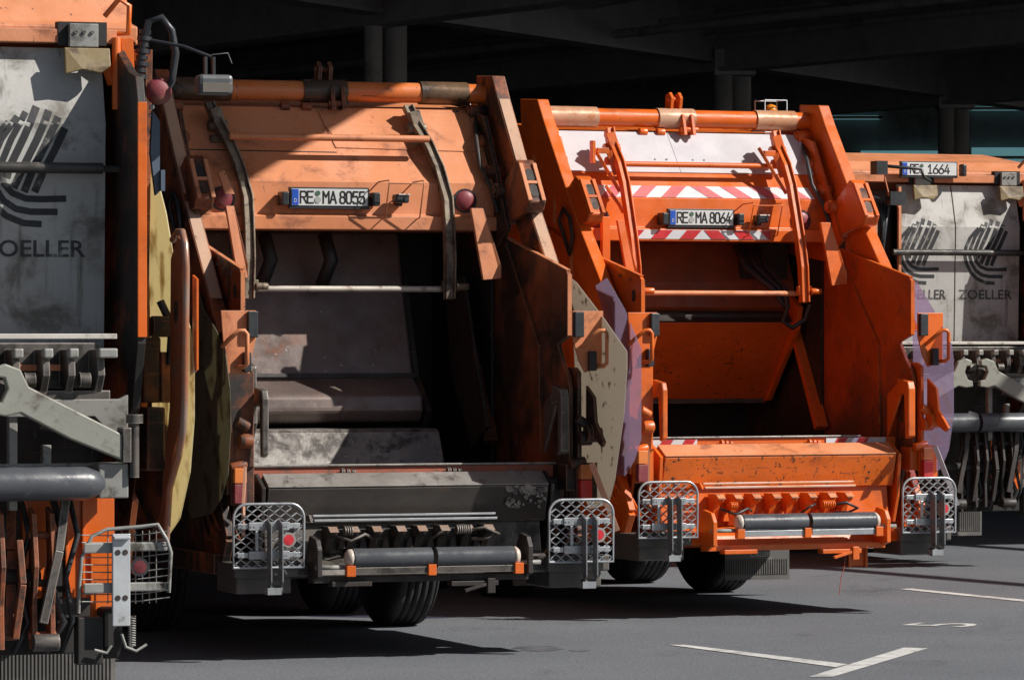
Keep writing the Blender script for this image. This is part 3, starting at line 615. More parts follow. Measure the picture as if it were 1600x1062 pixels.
    if not clean:
        i = MB(); i.pu([(1.35, 1.34), (1.32, 1.32), (1.20, 1.10), (1.22, 0.95), (1.5, 0.95), (1.7, 1.34)], -1.0, 0.55); i.build('tub_step', STB, root, 0.01)
        i = MB(); i.pu([(0.62, 1.78), (0.50, 1.74), (0.48, 1.40), (0.55, 1.30), (0.60, 1.38), (0.60, 1.66)], -0.97, -0.90); i.build('wiper_plate', STL, root, 0.01)
    # inner deflectors on the right wall
    i = MB(); i.bars([(0.99, 2.0, 2.0), (0.97, 1.55, 1.25)], 0.05, 0.09, up=(1, 0, 0)); i.build('deflector_rail', wallM if not clean else ORS, root)
    # loader lip (sill)
    z = dz
    i = MB(); i.pu([(0.40, 1.09 + z), (0.27, 1.015 + z), (0.33, 0.80 + z), (0.42, 0.79 + z), (0.44, 1.06 + z)], -0.90, 0.885); lip = i.build('loader_lip', lipM if clean else mat('sooty_lip', (0.07, 0.060, 0.052), 0.42, 0.2, fade=(0.045, 0.038, 0.034), dirt=(0.13, 0.075, 0.04), amt=0.3, scale=3, chips=(0.32, 0.30, 0.27), chip_amt=0.22, streak=0.2, scr=0.1, edge=((0.4, 0.37, 0.33), 0.8)), root, 0.006)
    i = MB(); i.prism([(a, 0.40 + b_ * 0.13 - 0.003, 1.09 + z + b_ * 0.075 + 0.0045) for a, b_ in ((-0.90, 0), (0.885, 0), (0.885, -1), (-0.90, -1))][::1], (0, -0.003, 0.006)); i.build('lip_top', ORF if clean else mat('bright_worn_steel', (0.42, 0.40, 0.37), 0.4, 0.45, fade=(0.30, 0.28, 0.26), dirt=(0.10, 0.085, 0.07), amt=0.35, scale=9, chip_amt=0.3), lip, 0.002)
    i = MB()
    for s in (-1, 1):
        i.pu([(0.27, 1.02 + z), (0.42, 1.10 + z), (0.60, 1.05 + z), (0.60, 0.62), (0.36, 0.62), (0.30, 0.80)], -0.915 if s < 0 else 0.90, -0.94 if s < 0 else 0.925)
    i.build('lip_cheek', lowM if clean else SOO, root, 0.004, split=True)
    tz = 1.135 + z
    i = MB(); i.bx(-1.0, 1.0, 0.50, 0.53, 1.06 + z, tz); strip = i.build('rear_rail', ORC if clean else mat('rusty_red', (0.42, 0.12, 0.07), 0.6, dirt=(0.12, 0.09, 0.07), amt=0.45, scale=6, chip_amt=0.4), root)
    i = MB(); i.bx(-1.02, 1.02 if not clean else 0.72, 0.485, 0.545, tz + 0.002, tz + 0.014); i.build('rail_edge', STB, strip, 0.003)
    if clean:
        sw = MB(); sr = MB()
        for a0, a1 in ((-0.90, -0.55), (0.45, 0.92)):
            sw.bx(a0, a1, 0.492, 0.4955, 1.075 + z, tz - 0.004)
            x = a0 + 0.05
            while x < a1 - 0.1:
                sr.pv([(x, 1.076 + z), (x + 0.08, 1.076 + z), (x + 0.12, tz - 0.005), (x + 0.04, tz - 0.005)], 0.488, 0.4915); x += 0.17
        q = sw.build('warning_stripe', SWH, strip); sr.build('red_band', SRD, q)
    i = MB()
    for a in (-0.38, 0.30):
        for k in range(3): i.cyl((a + k * 0.035, 0.47, 1.10 + z), (a + k * 0.035 + 0.018, 0.47, 1.10 + z), 0.026 - k * 0.004, 12)
        i.bx(a - 0.03, a + 0.12, 0.46, 0.50, 1.06 + z, 1.085 + z)
    i.build('lip_hinge', ORC if clean else STL, strip)
    if not clean:                                          # dried slurry crust on the right end of the lip
        i = MB(); rr_ = random.Random(5)
        for k in range(70):
            a = 0.62 + 0.24 * rr_.random(); q = rr_.random() ** 1.5; sz = 0.006 + 0.022 * rr_.random() * (1 - q * 0.6)
            if q < 0.5: c_ = Vector((a, 0.27 + 0.06 * q / 3, 1.01 - 0.21 * q * 1.2)); n_ = Vector((0, -1, 0.25)).normalized()
            else: c_ = Vector((a, 0.40 - 0.13 * rr_.random(), 0)); c_.z = 1.09 - (0.40 - c_.y) / 0.13 * 0.075 + 0.009; n_ = Vector((0, -0.5, 0.87))
            t_ = Vector((1, 0, 0)); b_ = n_.cross(t_)
            pts = [c_ + (t_ * math.cos(R(g)) + b_ * math.sin(R(g))) * sz * (0.6 + 0.7 * rr_.random()) for g in range(0, 360, 45)]
            i.prism(pts, n_ * 0.004)
        o_ = i.build('slurry_crust', PALE, lip); o_['kind'] = 'stuff'
    # lower apron, comb, rollers
    i = MB(); i.pu([(0.36, 0.80 + z), (0.335, 0.62), (0.15, 0.56), (0.12, 0.50), (0.55, 0.46), (0.9, 0.5), (0.9, 0.95)], -0.90, 0.86); ap_ = i.build('lower_apron', lowM, root, 0.006)
    i = MB(); w = 0.845 + z * 0.8
    i.bx(-0.64, 0.52, 0.215, 0.24, w, w + 0.012); i.bx(-0.64, 0.52, 0.185, 0.215, w - 0.028, w - 0.014); i.build('drip_bar', GAL if not clean else mat('worn_edge_orange', (0.7, 0.36, 0.22), 0.35, 0.2, fade=(0.6, 0.5, 0.45)), ap_, 0.002)
    i = MB(); i.pu([(0.36, w + 0.01), (0.23, w + 0.01), (0.19, w - 0.03), (0.36, w - 0.02)], -0.66, -0.645); i.build('bar_end', lowM, ap_)
    cb = MB(); hk = MB()
    for k in range(8):
        a = -0.56 + k * 0.143 + (0.01 if k % 3 == 0 else 0)
        cb.pu([(0.34, 0.785 + z * .7), (0.20, 0.778 + z * .7), (0.17, 0.755 + z * .7), (0.175, 0.735 + z * .7), (0.24, 0.71 + z * .7), (0.30, 0.62), (0.34, 0.62)], a + 0.006, a + 0.05)
        hk.prism([(a, 0.205, 0.786 + z * .7), (a + 0.056, 0.205, 0.786 + z * .7), (a + 0.056, 0.165, 0.760 + z * .7), (a, 0.165, 0.760 + z * .7)], (0, -0.01, -0.006))
        if k < 7: cb.prism([(a + 0.085, 0.26, 0.65), (a + 0.13, 0.26, 0.65), (a + 0.12, 0.26, 0.72), (a + 0.095, 0.26, 0.70)], (0, 0.05, 0))
    c = cb.build('bin_comb', lowM if clean else SOO, ap_, 0.003)
    hk.build('comb_tooth', ORF if clean else mat('worn_tooth', (0.45, 0.28, 0.2), 0.35, 0.4, fade=(0.4, 0.37, 0.34)), c, 0.002, split=True)
    hz = MB(); hz.tube([(-0.52, 0.2, 0.74), (-0.42, 0.15, 0.70), (-0.33, 0.16, 0.74), (-0.28, 0.2, 0.72)], 0.01, 8); hz.tube([(0.10, 0.2, 0.70), (0.15, 0.16, 0.745), (0.2, 0.18, 0.76)], 0.008, 8); hz.tube([(0.32, 0.18, 0.75), (0.42, 0.14, 0.77), (0.52, 0.16, 0.73), (0.47, 0.2, 0.70), (0.36, 0.2, 0.70)], 0.01, 8)
    hz.build('hydraulic_hose', STL if not clean else BLK, ap_, split=True)
    sp = MB()
    for a in (0.25, 0.29, -0.46):
        for k in range(4): sp.cyl((a + k * 0.014, 0.17, 0.76), (a + k * 0.014 + 0.008, 0.17, 0.76), 0.028, 12)
    sp.build('coil_spring', STL if not clean else ORC, ap_, split=True)
    rz_ = 0.585 + z * 0.6
    for a0, a1 in ((-0.47, 0.02), (0.05, 0.54)):
        r_ = MB(); r_.cyl((a0, -0.02, rz_ + 0.02), (a1, -0.02, rz_ + 0.02), 0.060, 32)
        rr = r_.build('buffer_roller', ROL, root)
        r_ = MB(); r_.bx(a0 + 0.005, a1, -0.06, -0.045, rz_ - 0.072, rz_ - 0.032); r_.build('roller_shield', GAL if clean else STL, rr, 0.002)
        r_ = MB(); e = a1 - 0.03 if a0 < 0 else a1
        r_.bx(e, e + 0.05 if a0 < 0 else e + 0.055, -0.075, -0.03, rz_ - 0.085, rz_ - 0.02); r_.build('roller_bracket', ORC, rr, 0.003)
    cp = MB()
    cp.lathe((-0.475, -0.02, rz_ + 0.02), (-1, 0, 0), [(0, 0.056), (0.018, 0.056), (0.036, 0.04), (0.044, 0.01)], 20); cp.lathe((0.545, -0.02, rz_ + 0.02), (1, 0, 0), [(0, 0.056), (0.018, 0.056), (0.036, 0.04), (0.044, 0.01)], 20)
    cp.build('roller_cap', CHR, root, split=True)
    cp = MB(); cp.bx(-0.52, -0.465, -0.07, -0.02, rz_ - 0.085, rz_ - 0.02); cp.build('roller_bracket', ORC, root, 0.003)
    cp = MB(); cp.cyl((-0.70, -0.02, rz_ - 0.03), (-0.52, -0.02, rz_ - 0.03), 0.014); cp.cyl((0.58, -0.02, rz_ - 0.02), (0.72, -0.02, rz_ - 0.02), 0.014); cp.build('roller_pin', GRY, root, split=True)
    cp = MB()
    for a in (-0.70, 0.63): cp.pu([(0.10, 0.74), (-0.02, 0.72), (-0.06, 0.66), (-0.06, 0.50), (0.12, 0.46), (0.2, 0.6)], a, a + 0.03)
    cp.bx(-0.70, 0.66, 0.02, 0.12, 0.46, 0.50); cp.bx(-0.60, -0.35, -0.03, 0.05, 0.44, 0.47); cp.bx(0.15, 0.45, -0.03, 0.05, 0.43, 0.46); cp.box((0.3, -0.03, 0.42), (0.14, 0.03, 0.02), ry=R(-15)); cp.box((0.40, -0.03, 0.43), (0.05, 0.03, 0.09))
    cp.build('roller_frame', ORC if clean else SOO, root, 0.004, split=True)
    # corner posts, handle panels, tail lights, steps, shields
    for s in (-1, 1):
        hp = MB()
        if s < 0: hp.pv([(-1.22, 2.075), (-1.00, 2.075), (-1.00, 1.91), (-1.035, 1.78), (-1.04, 1.70), (-1.19, 1.70)], 0.19, 0.205)
        else: hp.pv([(1.01, 2.075), (1.21, 2.075), (1.21, 1.73), (1.09, 1.70), (1.05, 1.77), (1.01, 1.91)], 0.19, 0.205)
        h_ = hp.build('handle_panel', ORF if not clean else ORC, root, 0.003)
        x0 = -1.062 if s < 0 else 1.01
        bb = MB(); bb.bx(x0, x0 + 0.062, 0.15, 0.188, 1.915, 2.07); bb.build('rubber_block', BLK, h_, 0.006)
        x0 = -1.09 if s < 0 else 1.105
        bb = MB(); bb.bx(x0, x0 + 0.045, 0.14, 0.188, 1.71, 1.83); bb.build('push_button_box', BLK, h_, 0.006)
        hd = MB(); c0 = -1.12 if s < 0 else 1.165
        hd.tube([(c0 - 0.09, 0.19, 1.86), (c0 - 0.075, 0.12, 1.90), (c0 - 0.02, 0.09, 1.955), (c0 + 0.015, 0.09, 1.955), (c0 + 0.032, 0.09, 1.935), (c0 + 0.032, 0.09, 1.76), (c0 + 0.02, 0.12, 1.74), (c0, 0.19, 1.74)], 0.014, 10)
        hd.build('grab_handle', ORF if not clean else ORC, h_)
        # post
        po = MB(); a0, a1 = (-1.17, -0.985) if s < 0 else (1.07, 1.10)
        po.pv(rrect(-1.165, -0.985, 1.12, 1.73, 0.03, (0, 0, 1, 0)) if s < 0 else rrect(0.93, 1.075, 1.12, 1.73, 0.03, (0, 0, 1, 1)), 0.285, 0.30) if s < 0 else po.pu([(0.32, 1.73), (0.26, 1.70), (0.25, 1.12), (0.6, 1.1), (0.6, 1.73)], 1.07, 1.095)
        pst = po.build('corner_post', sideM, root, 0.004)
        po = MB(); po.pu([(0.35, 1.62), (0.20, 1.60), (0.18, 1.55), (0.18, 1.22), (0.23, 1.20), (0.25, 1.52), (0.35, 1.50)], -0.965 if s < 0 else 0.93, -0.925 if s < 0 else 0.985)
        po.pu([(0.55, 1.50), (0.35, 1.62), (0.34, 1.52), (0.55, 1.20)], -0.965 if s < 0 else 0.96, -0.945 if s < 0 else 0.98); po.build('locking_hook', (STL if not clean else ORC), pst, 0.008)
        po = MB(); xx = -1.14 if s < 0 else 1.02
        po.bx(xx - 0.01, xx + 0.12, 0.30, 0.45, 0.98, 1.14); po.cyl((xx, 0.26, 1.14), (xx + 0.1, 0.26, 1.16), 0.03, 12); po.cyl((xx + 0.05, 0.24, 1.3), (xx + 0.13, 0.24, 1.3), 0.045, 14); po.cyl((xx + 0.03, 0.22, 1.42), (xx + 0.1, 0.22, 1.38), 0.03, 12)
        po.build('hydraulic_joint', sideM, pst, 0.006, split=True)
        if s > 0:
            po = MB(); po.pu([(0.28, 1.62), (0.15, 1.55), (0.12, 1.40), (-0.02, 1.28), (0.02, 1.25), (0.2, 1.32), (0.28, 1.36)], 1.13, 1.15); po.cyl((1.10, 0.2, 1.33), (1.17, 0.2, 1.33), 0.055, 18); po.cyl((1.16, 0.2, 1.33), (1.20, 0.2, 1.33), 0.035, 14); po.build('release_lever', sideM, pst, 0.004)
        tl = MB(); x0 = -1.125 if s < 0 else 1.075
        tl.bx(x0, x0 + 0.075, 0.22, 0.27, 1.05, 1.14); tlo = tl.build('tail_light', mat('lens_amber_dusty', (0.72, 0.22, 0.06), 0.3, dirt=(0.4, 0.15, 0.07), amt=0.4), root, 0.004)
        tl = MB(); tl.bx(x0, x0 + 0.075, 0.22, 0.27, 0.93, 1.045); tl.build('red_lens', MAG if s < 0 else SRD, tlo, 0.004)
        tl = MB(); tl.bx(x0 - 0.008, x0 + 0.135, 0.27, 0.29, 0.92, 1.15); tl.build('light_housing', sideM, tlo)
        # fender stay below the light
        fs = MB(); fs.bars([(x0 + 0.04, 0.14, 1.15), (x0 + 0.11 if s > 0 else x0 + 0.01, 0.08, 0.92), (x0 + 0.17 if s > 0 else x0 + 0.0, 0.05, 0.74)], 0.014, 0.034); fs.build('stay_bar', mat('glossy_stay', (0.75, 0.42, 0.28), 0.25, 0.2) if not clean else WHT if s > 0 else ORF, root)
        u0, u1 = (-1.20, -0.765) if s < 0 else (0.785, 1.20)
        if clean and s < 0: u0, u1 = -1.23, -0.79
        step_grate(root, u0, u1, 0.56, 0.935, 0.0, (RED if (s > 0 or not clean) else None))
        st_ = MB(); cu_ = (u0 + u1) / 2; st_.bx(cu_ - 0.17, cu_ + 0.17, 0.1, 0.5, 0.40, 0.58); st_.cyl((cu_ - 0.02, -0.06, 0.43), (cu_ + 0.06, -0.06, 0.43), 0.03, 14); st_.bx(cu_ - 0.2, cu_ + 0.2, 0.04, 0.1, 0.50, 0.60)
        st_.build('step_mount', mat('mount_grey', (0.09, 0.085, 0.08), 0.5, 0.1, dirt=(0.14, 0.12, 0.10), amt=0.4), root, 0.01)
    # shields, one each side, with rounded lower end
    shr = [(0.62, 2.30), (0.55, 2.29), (0.28, 2.07), (0.06, 1.86), (0.03, 1.75), (0.03, 1.36), (0.10, 1.12), (0.20, 1.0), (0.33, 0.94), (0.46, 0.94), (0.56, 1.02), (0.60, 1.5)]
    shl = [(0.74, 2.26), (0.56, 2.31), (0.28, 2.10), (0.02, 1.83), (0.02, 1.22), (0.12, 1.08), (0.27, 0.97), (0.46, 0.96), (0.5, 1.2), (0.40, 1.75)]
    if not clean:
        shr = [(0.72, 2.28), (0.62, 2.25), (0.14, 2.02), (-0.22, 1.83), (-0.22, 1.72), (-0.17, 1.45), (-0.02, 1.05), (0.08, 0.90), (0.40, 0.86), (0.52, 0.96), (0.62, 1.5)]
        shl = [(0.90, 2.0), (0.76, 2.24), (0.60, 2.08), (0.36, 1.97), (0.16, 1.85), (0.06, 1.62), (0.04, 1.38), (0.10, 1.10), (0.24, 0.96), (0.45, 0.86), (0.85, 0.82), (1.05, 0.95)]
    a = MB(); a.pu(shr, 1.20, 1.205); a.build('splash_shield', SHP if clean else SHG, root, label='translucent plastic shield on the right flank')
    a = MB(); a.pu(shl, -1.205, -1.20); a.build('splash_shield', SHP if clean else SHO, root, label='plastic shield on the left flank')
    # frame under the tail, brackets outside
    a = MB()
    for s in (-1, 1):
        a.bars([(s * 1.12, 0.6, 1.1), (s * 1.12, 0.35, 0.72), (s * 1.12, 0.5, 0.5)], 0.05, 0.06); a.bx(s * 1.12 - 0.05, s * 1.12 + 0.05, 0.5, 2.2, 0.50, 0.62)
        a.pu([(1.2, 1.6), (0.5, 1.05), (0.45, 0.7), (0.6, 0.55), (1.9, 0.55), (2.2, 1.6)], s * 1.08, s * 1.10)
    a.build('side_frame', sideM if clean else ORV, root, 0.005, split=True)
    a = MB()
    for k in range(5): a.tube([(-1.12, 0.55 + k * 0.12, 1.2 - k * 0.05), (-1.14, 0.5 + k * 0.12, 0.95), (-1.10, 0.42 + k * 0.1, 0.85 - k * 0.04), (-1.05, 0.35, 0.70)], 0.010, 6)
    a.build('brake_line', ORC if clean else ORD, root, split=True)
    if clean:
        a = MB(); a.bx(0.66, 0.80, 0.55, 0.57, 0.30, 0.50); a.bx(0.78, 0.80, 0.53, 0.75, 0.30, 0.52); a.bx(0.50, 0.80, 0.60, 0.72, 0.44, 0.52); a.bx(0.68, 0.80, 0.55, 0.72, 0.30, 0.315); a.build('support_foot', ORC, root, 0.004)
        a = MB(); a.tube([(0.40, 0.1, 0.48), (0.375, 0.08, 0.34), (0.345, 0.08, 0.24), (0.335, 0.08, 0.14)], 0.003, 5); a.build('trailing_wire', mat('red_wire', (0.5, 0.12, 0.1), 0.5), root)

# ------------------------------------------------------------------ flap-curtain refuse truck (far left and far right)
def emblem(parent, u, w, h, fold):
    """brush emblem: slanted bars with three curved bars sweeping round to the right, flat on the rubber"""
    m = MB()
    cw = [((628, 165), (560, 235), (525, 310), (520, 370), (535, 430), (570, 490), (620, 535), (690, 563), (765, 567)),
          ((665, 140), (600, 230), (565, 310), (560, 370), (575, 425), (610, 475), (660, 507), (720, 518), (830, 518)),
          ((700, 122), (640, 230), (603, 320), (600, 370), (612, 410), (645, 445), (700, 466), (760, 468), (865, 465))]
    st = [((745, 100), (690, 225), (632, 345), (622, 385)), ((795, 115), (745, 230), (685, 350), (650, 425)), ((832, 140), (780, 250), (730, 345), (693, 440)), ((858, 185), (815, 275), (770, 360), (735, 440))]
    for pts, th in [(p, 13) for p in cw] + [(p, 15.5) for p in st]:
        P = [Vector((a, b)) for a, b in pts]; q = []
        for k in range(len(P) - 1):                       # subdivide so that the bars follow the fold of the curtain
            for j in range(4): q.append(P[k].lerp(P[k + 1], j / 4))
        q.append(P[-1]); L_ = []; R_ = []
        for k, p in enumerate(q):
            d = (q[min(k + 1, len(q) - 1)] - q[max(k - 1, 0)]).normalized(); n = Vector((-d.y, d.x)) * th
            L_.append(p + n); R_.append(p - n)
        f = lambda p: (u + (p.x - 690) / 475 * h, w - (p.y - 337) / 475 * h)
        vs = [f(p) for p in L_] + [f(p) for p in R_]; n = len(q)
        m._add([(a, fold(b) - 0.0015, b) for a, b in vs], [(k, k + 1, n + k + 1, n + k) for k in range(n - 1)])
    return m.build('emblem', LOGO, parent)

STEP = {'foot_step', 'wire_grid', 'clamp', 'step_post', 'bolt_hole', 'reflector_ring', 'reflector', 'return_spring', 'spring_housing'}
def flap_truck(T, st):
    root = st['root']; dz = st['dz']
    b = MB(); b.bx(-1.1, 1.1, 2.2, 8.0, 1.0, 3.05); b.build('refuse_body', ORD, root, 0.03)
    b = MB(); b.bx(-0.45, -0.33, 0.9, 8.6, 0.62, 0.88); b.bx(0.33, 0.45, 0.9, 8.6, 0.62, 0.88); b.bx(-0.9, 0.9, 0.9, 1.0, 0.6, 0.75); b.build('chassis_frame', DRK, root)
    for v in (2.9, 4.25):
        for u in (-0.84, 0.84): wheel(root, u, v)
    for u in st['flaps']: mud_flap(root, u, 0.95, 0.08 if st['near'] else 0.22, 0.68, 0.60 if st['near'] else 0.34)
    # hood with rail, brackets
    h = dz; OU, OV = 0.115, 0.30; HT = 0.0 if st['near'] else -0.13
    hg = MB(); shv = lambda L_: [(v + OV, w) for v, w in L_]
    hg.pu(shv([(0.16, 3.31 + h), (0.16, 3.40 + h), (0.26, 3.42 + h), (0.42, 3.62 + h + HT), (1.2, 3.72 + h + HT), (2.4, 3.5 + h), (2.4, 2.6), (1.2, 2.6), (0.3, 3.30 + h)]), -0.98, 0.98 if st['near'] is False else 0.90); hood = hg.build('hood', ORF, root, 0.01)
    r = MB(); r.bx(-0.98 + OU, 0.66 + OU, 0.08 + OV, 0.15 + OV, 3.31 + h, 3.375 + h); rail = r.build('flap_rail', ORF, hood, 0.004)
    for a in (-0.38 + OU, 0.42 + OU):
        k = MB(); k.bx(a, a + 0.14, 0.04 + OV, 0.075 + OV, 3.29 + h, 3.40 + h); kb = k.build('rail_bracket', GRY, hood, 0.004)
        k = MB(); k.bx(a - 0.045, a + 0.19, 0.076 + OV, 0.14 + OV, 3.30 + h, 3.41 + h); k.build('bracket_back', DRK, kb)
        k = MB()
        for q in (0.03, 0.07, 0.11): k.cyl((a + q, 0.045 + OV, 3.36 + h), (a + q, 0.03 + OV, 3.36 + h), 0.009, 10)
        k.build('bracket_bolt', STL, kb, split=True)
        k = MB(); v_ = OV + 0.02
        k.prism([(a - 0.03, v_, 3.285 + h), (a + 0.19, v_, 3.285 + h), (a + 0.19, v_ - 0.02, 3.20 + h), (a + 0.14, v_ - 0.025, 3.165 + h), (a + 0.05, v_ - 0.025, 3.18 + h), (a - 0.03, v_ - 0.02, 3.16 + h)], (0, 0.03, 0)); k.build('wear_pad', YLW, kb, 0.006)
    # rubber curtains
    top = 3.29 + h; kink = 2.93 + h * 0.9; bot = 1.85 if st['near'] else 1.84
    def fold(w): return OV + 0.06 + (0.10 * (w - kink) / (top - kink) if w > kink else 0.0) + (0.03 * (kink - w))
    for a0, a1 in ((-0.50, -0.005), (0.005, 0.60)):
        a0 += OU; a1 += OU
        m = MB(); m.pu([(fold(top), top), (fold(kink), kink), (fold(bot), bot), (fold(bot) + 0.012, bot), (fold(kink) + 0.012, kink), (fold(top) + 0.012, top)], a0, a1)
        fl = m.build('rubber_curtain', FLP, root, 0.002)
        right = a0 > 0.05
        if st['near']: emblem(fl, a0 + (0.20 if right else 0.15), 2.73, 0.56, fold)
        else: emblem(fl, a0 + (0.28 if right else 0.15), 2.60, 0.54, fold)
        tw = 2.305 if st['near'] else 2.205
        vv = fold(tw + 0.08) - 0.0015
        text('curtain_lettering', 'ZOELLER', (a0 + ((0.0 if st['near'] else 0.03) if right else 0.0), vv, tw), (1, 0, 0), (0, 0, 1), 0.080, 0.50 if right else 0.42, LTXT, fl, bold=0.015)
    bw = 2.72 if st['near'] else 2.59
    t = MB(); t.cyl((-0.50, 0.29, bw), (0.68, 0.29, bw), 0.026, 16); t.build('curtain_bar', mat('rubbed_black_bar', (0.06, 0.055, 0.05), 0.35, 0.3, dirt=(0.25, 0.22, 0.19), amt=0.3, scale=6), root)
    t = MB(); t.cyl((0.66, 0.29, bw), (0.80, 0.32, bw), 0.016, 12); t.build('bar_pin', STL, root)
    # side frames
    for s in (-1, 1):
        a = MB(); a.pu([(0.0, 3.02 + h), (0.04, 3.14 + h), (0.16, 3.17 + h), (0.45, 3.32 + h), (2.3, 3.4 + h), (2.3, 0.75), (0.95, 0.75), (0.62, 1.15), (0.10, 1.60), (0.0, 1.9)], 0.77 if s > 0 else -0.83, 0.81 if s > 0 else -0.79)
        sw_ = a.build('side_wall', mat('soot_streaked_orange', (0.40, 0.10, 0.025), 0.6, fade=(0.24, 0.065, 0.02), dirt=SOOT, amt=0.78, scale=1.5, streak=0.5, chip_amt=0.3) if s > 0 else ORD, root, 0.004)
        a = MB(); a.bx(0.79 - 0.022 if s > 0 else -0.83, 0.79 + 0.022 if s > 0 else -0.79, -0.014, -0.001, 1.93, 3.02 + h); a.build('edge_strip', ORC if st['near'] else ORF, sw_, 0.003)
        a = MB(); a.pu([(0.6, 3.3 + h), (2.3, 3.4 + h), (2.3, 0.8), (1.0, 0.8), (0.7, 1.5)], s * 0.98, s * 1.01); a.build('flank_panel', ORD, root)
    a = MB(); a.bx(-0.8, 0.81, 0.75, 0.78, 1.0, 3.28 + h); a.build('tail_bulkhead', DRK, root)
    before = set(bpy.data.objects)
    # comb rail, hooks, frame
    cz = 1.935 if st['near'] else 1.845
    c = MB(); c.bx(-0.7, 0.78, -0.12, -0.10, cz - 0.012, cz + 0.012); cr = c.build('comb_rail', mat('chipped_white_rail', (0.60, 0.56, 0.50), 0.45, 0.1, dirt=(0.2, 0.16, 0.13), amt=0.35, scale=10, chip_amt=0.4), root, 0.003)
    c = MB()
    for a in (-0.55, -0.36, -0.17, 0.02, 0.16, 0.30, 0.44, 0.56, 0.70):
        c.bx(a, a + (0.045 if a < 0.65 else 0.09), -0.10, -0.04, cz - 0.10, cz - 0.055)
    c.build('comb_tooth', GRY, cr, 0.008, split=True)
    c = MB()
    for a in (-0.55, -0.36, -0.17, 0.02, 0.16, 0.30, 0.44, 0.56, 0.70):
        c.pu([(-0.04, cz - 0.06), (0.10, cz - 0.06), (0.12, cz - 0.22), (0.0, cz - 0.26), (-0.06, cz - 0.18)], a + 0.005, a + 0.04)
    c.bx(-0.7, 0.76, 0.10, 0.14, cz - 0.24, cz - 0.03); c.bx(-0.7, 0.78, 0.0, 0.06, cz - 0.32, cz - 0.25)
    for a in (0.10, 0.36, 0.62): c.cyl((a, -0.04, cz - 0.2), (a + 0.05, -0.04, cz - 0.2), 0.035, 14)
    c.build('comb_body', STL, cr, 0.005)
    c = MB(); c.bx(-0.6, 0.56, 0.06, 0.09, cz - 0.16, cz - 0.13); c.build('orange_strip', ORF, cr)
    fr = MB(); fr.prism([(0.28, -0.02, cz - 0.29), (0.82, -0.02, cz - 0.29), (0.86, -0.02, cz - 0.27), (0.86, -0.02, cz - 0.52), (0.84, -0.02, cz - 0.52), (0.70, -0.02, cz - 0.37), (0.28, -0.02, cz - 0.37)], (0, 0.04, 0))
    fr.bx(0.30, 0.34, 0.0, 0.05, cz - 0.80, cz - 0.3); fr.bx(0.46, 0.50, 0.0, 0.05, cz - 0.72, cz - 0.5); fr.bx(-0.3, -0.26, 0.0, 0.05, cz - 0.8, cz - 0.3); fr.bx(0.2, 0.8, 0.0, 0.02, cz - 0.60, cz - 0.585)
    fr.build('lifter_frame', GRY, root, 0.004, split=True)
    # gripper arms: hook in the middle, beam falling outwards
    for s in (-1, 1):
        ux = lambda q: (0.20 + s * q) if st['near'] else (0.12 + s * (q + 0.045))
        zc = cz - 0.20
        m = MB(); v0 = -0.14
        pts = [(0.60, zc - 0.37), (0.60, zc - 0.25), (0.16, zc - 0.03), (0.12, zc + 0.05), (0.05, zc + 0.075), (-0.005, zc + 0.055), (0.0, zc + 0.015), (0.045, zc + 0.01), (0.06, zc - 0.04), (0.03, zc - 0.10), (-0.01, zc - 0.11), (-0.015, zc - 0.155), (0.05, zc - 0.165), (0.12, zc - 0.15), (0.35, zc - 0.27)]
        P_ = [(ux(a), w) for a, w in pts]
        m.pv(P_, v0, v0 + 0.05); ga = m.build('gripper_arm', mat('grey_green_arm', (0.34, 0.34, 0.29), 0.5, fade=(0.25, 0.25, 0.215), dirt=(0.09, 0.07, 0.05), amt=0.38, scale=6, chip_amt=0.42, streak=0.3, edge=((0.12, 0.08, 0.05), 0.8)), root, 0.008)
        m = MB(); m.bx(min(ux(0.60), ux(0.64)), max(ux(0.60), ux(0.64)), v0 - 0.01, v0 + 0.10, zc - 0.38, zc - 0.22); m.cyl((ux(0.665), v0 + 0.03, zc - 0.45), (ux(0.665), v0 + 0.03, zc - 0.18), 0.022, 14); m.cyl((ux(0.665), v0 + 0.03, zc - 0.20), (ux(0.665), v0 + 0.03, zc - 0.16), 0.04, 14)
        m.cyl((ux(0.02), v0 + 0.12, zc - 0.04), (ux(0.15), v0 + 0.12, zc - 0.04), 0.04, 16); m.cyl((ux(0.25), 0.0, zc - 0.20), (ux(0.6), 0.0, zc - 0.27), 0.028, 12)
        m.build('arm_joint', STL, ga, 0.004)
    hy = MB(); hy.cyl((-0.02, -0.10, cz - 0.65), (0.22, -0.10, cz - 0.65), 0.035, 16); hy.bars([(0.05, -0.12, cz - 0.57), (0.25, -0.12, cz - 0.62)], 0.02, 0.035); hy.build('hydraulic_cylinder', ROL, root)
    # round bumper tubes
    bz = 1.26 if st['near'] else 1.195
    for a0, a1 in ((-0.62, 0.12), (0.15, 0.72)):
        t = MB(); r_ = 0.078
        if a0 < 0: t.lathe((a0, -0.12, bz), (1, 0, 0), [(0, 0.03), (0.04, 0.065), (0.1, r_), (a1 - a0, r_)], 28)
        else: t.lathe((a1, -0.12, bz), (-1, 0, 0), [(0, 0.02), (0.03, 0.055), (0.09, r_), (a1 - a0, r_)], 28)
        tb = t.build('bumper_tube', ROL, root)
        e = a1 if a0 > 0 else a0 - 0.1
        t = MB(); t.bx(e - 0.02, e + 0.12, -0.10, 0.1, bz - 0.07, bz + 0.09); t.build('tube_mount', GRY if a0 > 0 else STL, tb, 0.006)
    # lit lower body panels and forks
    PV = -0.40 if st['near'] else 0.0
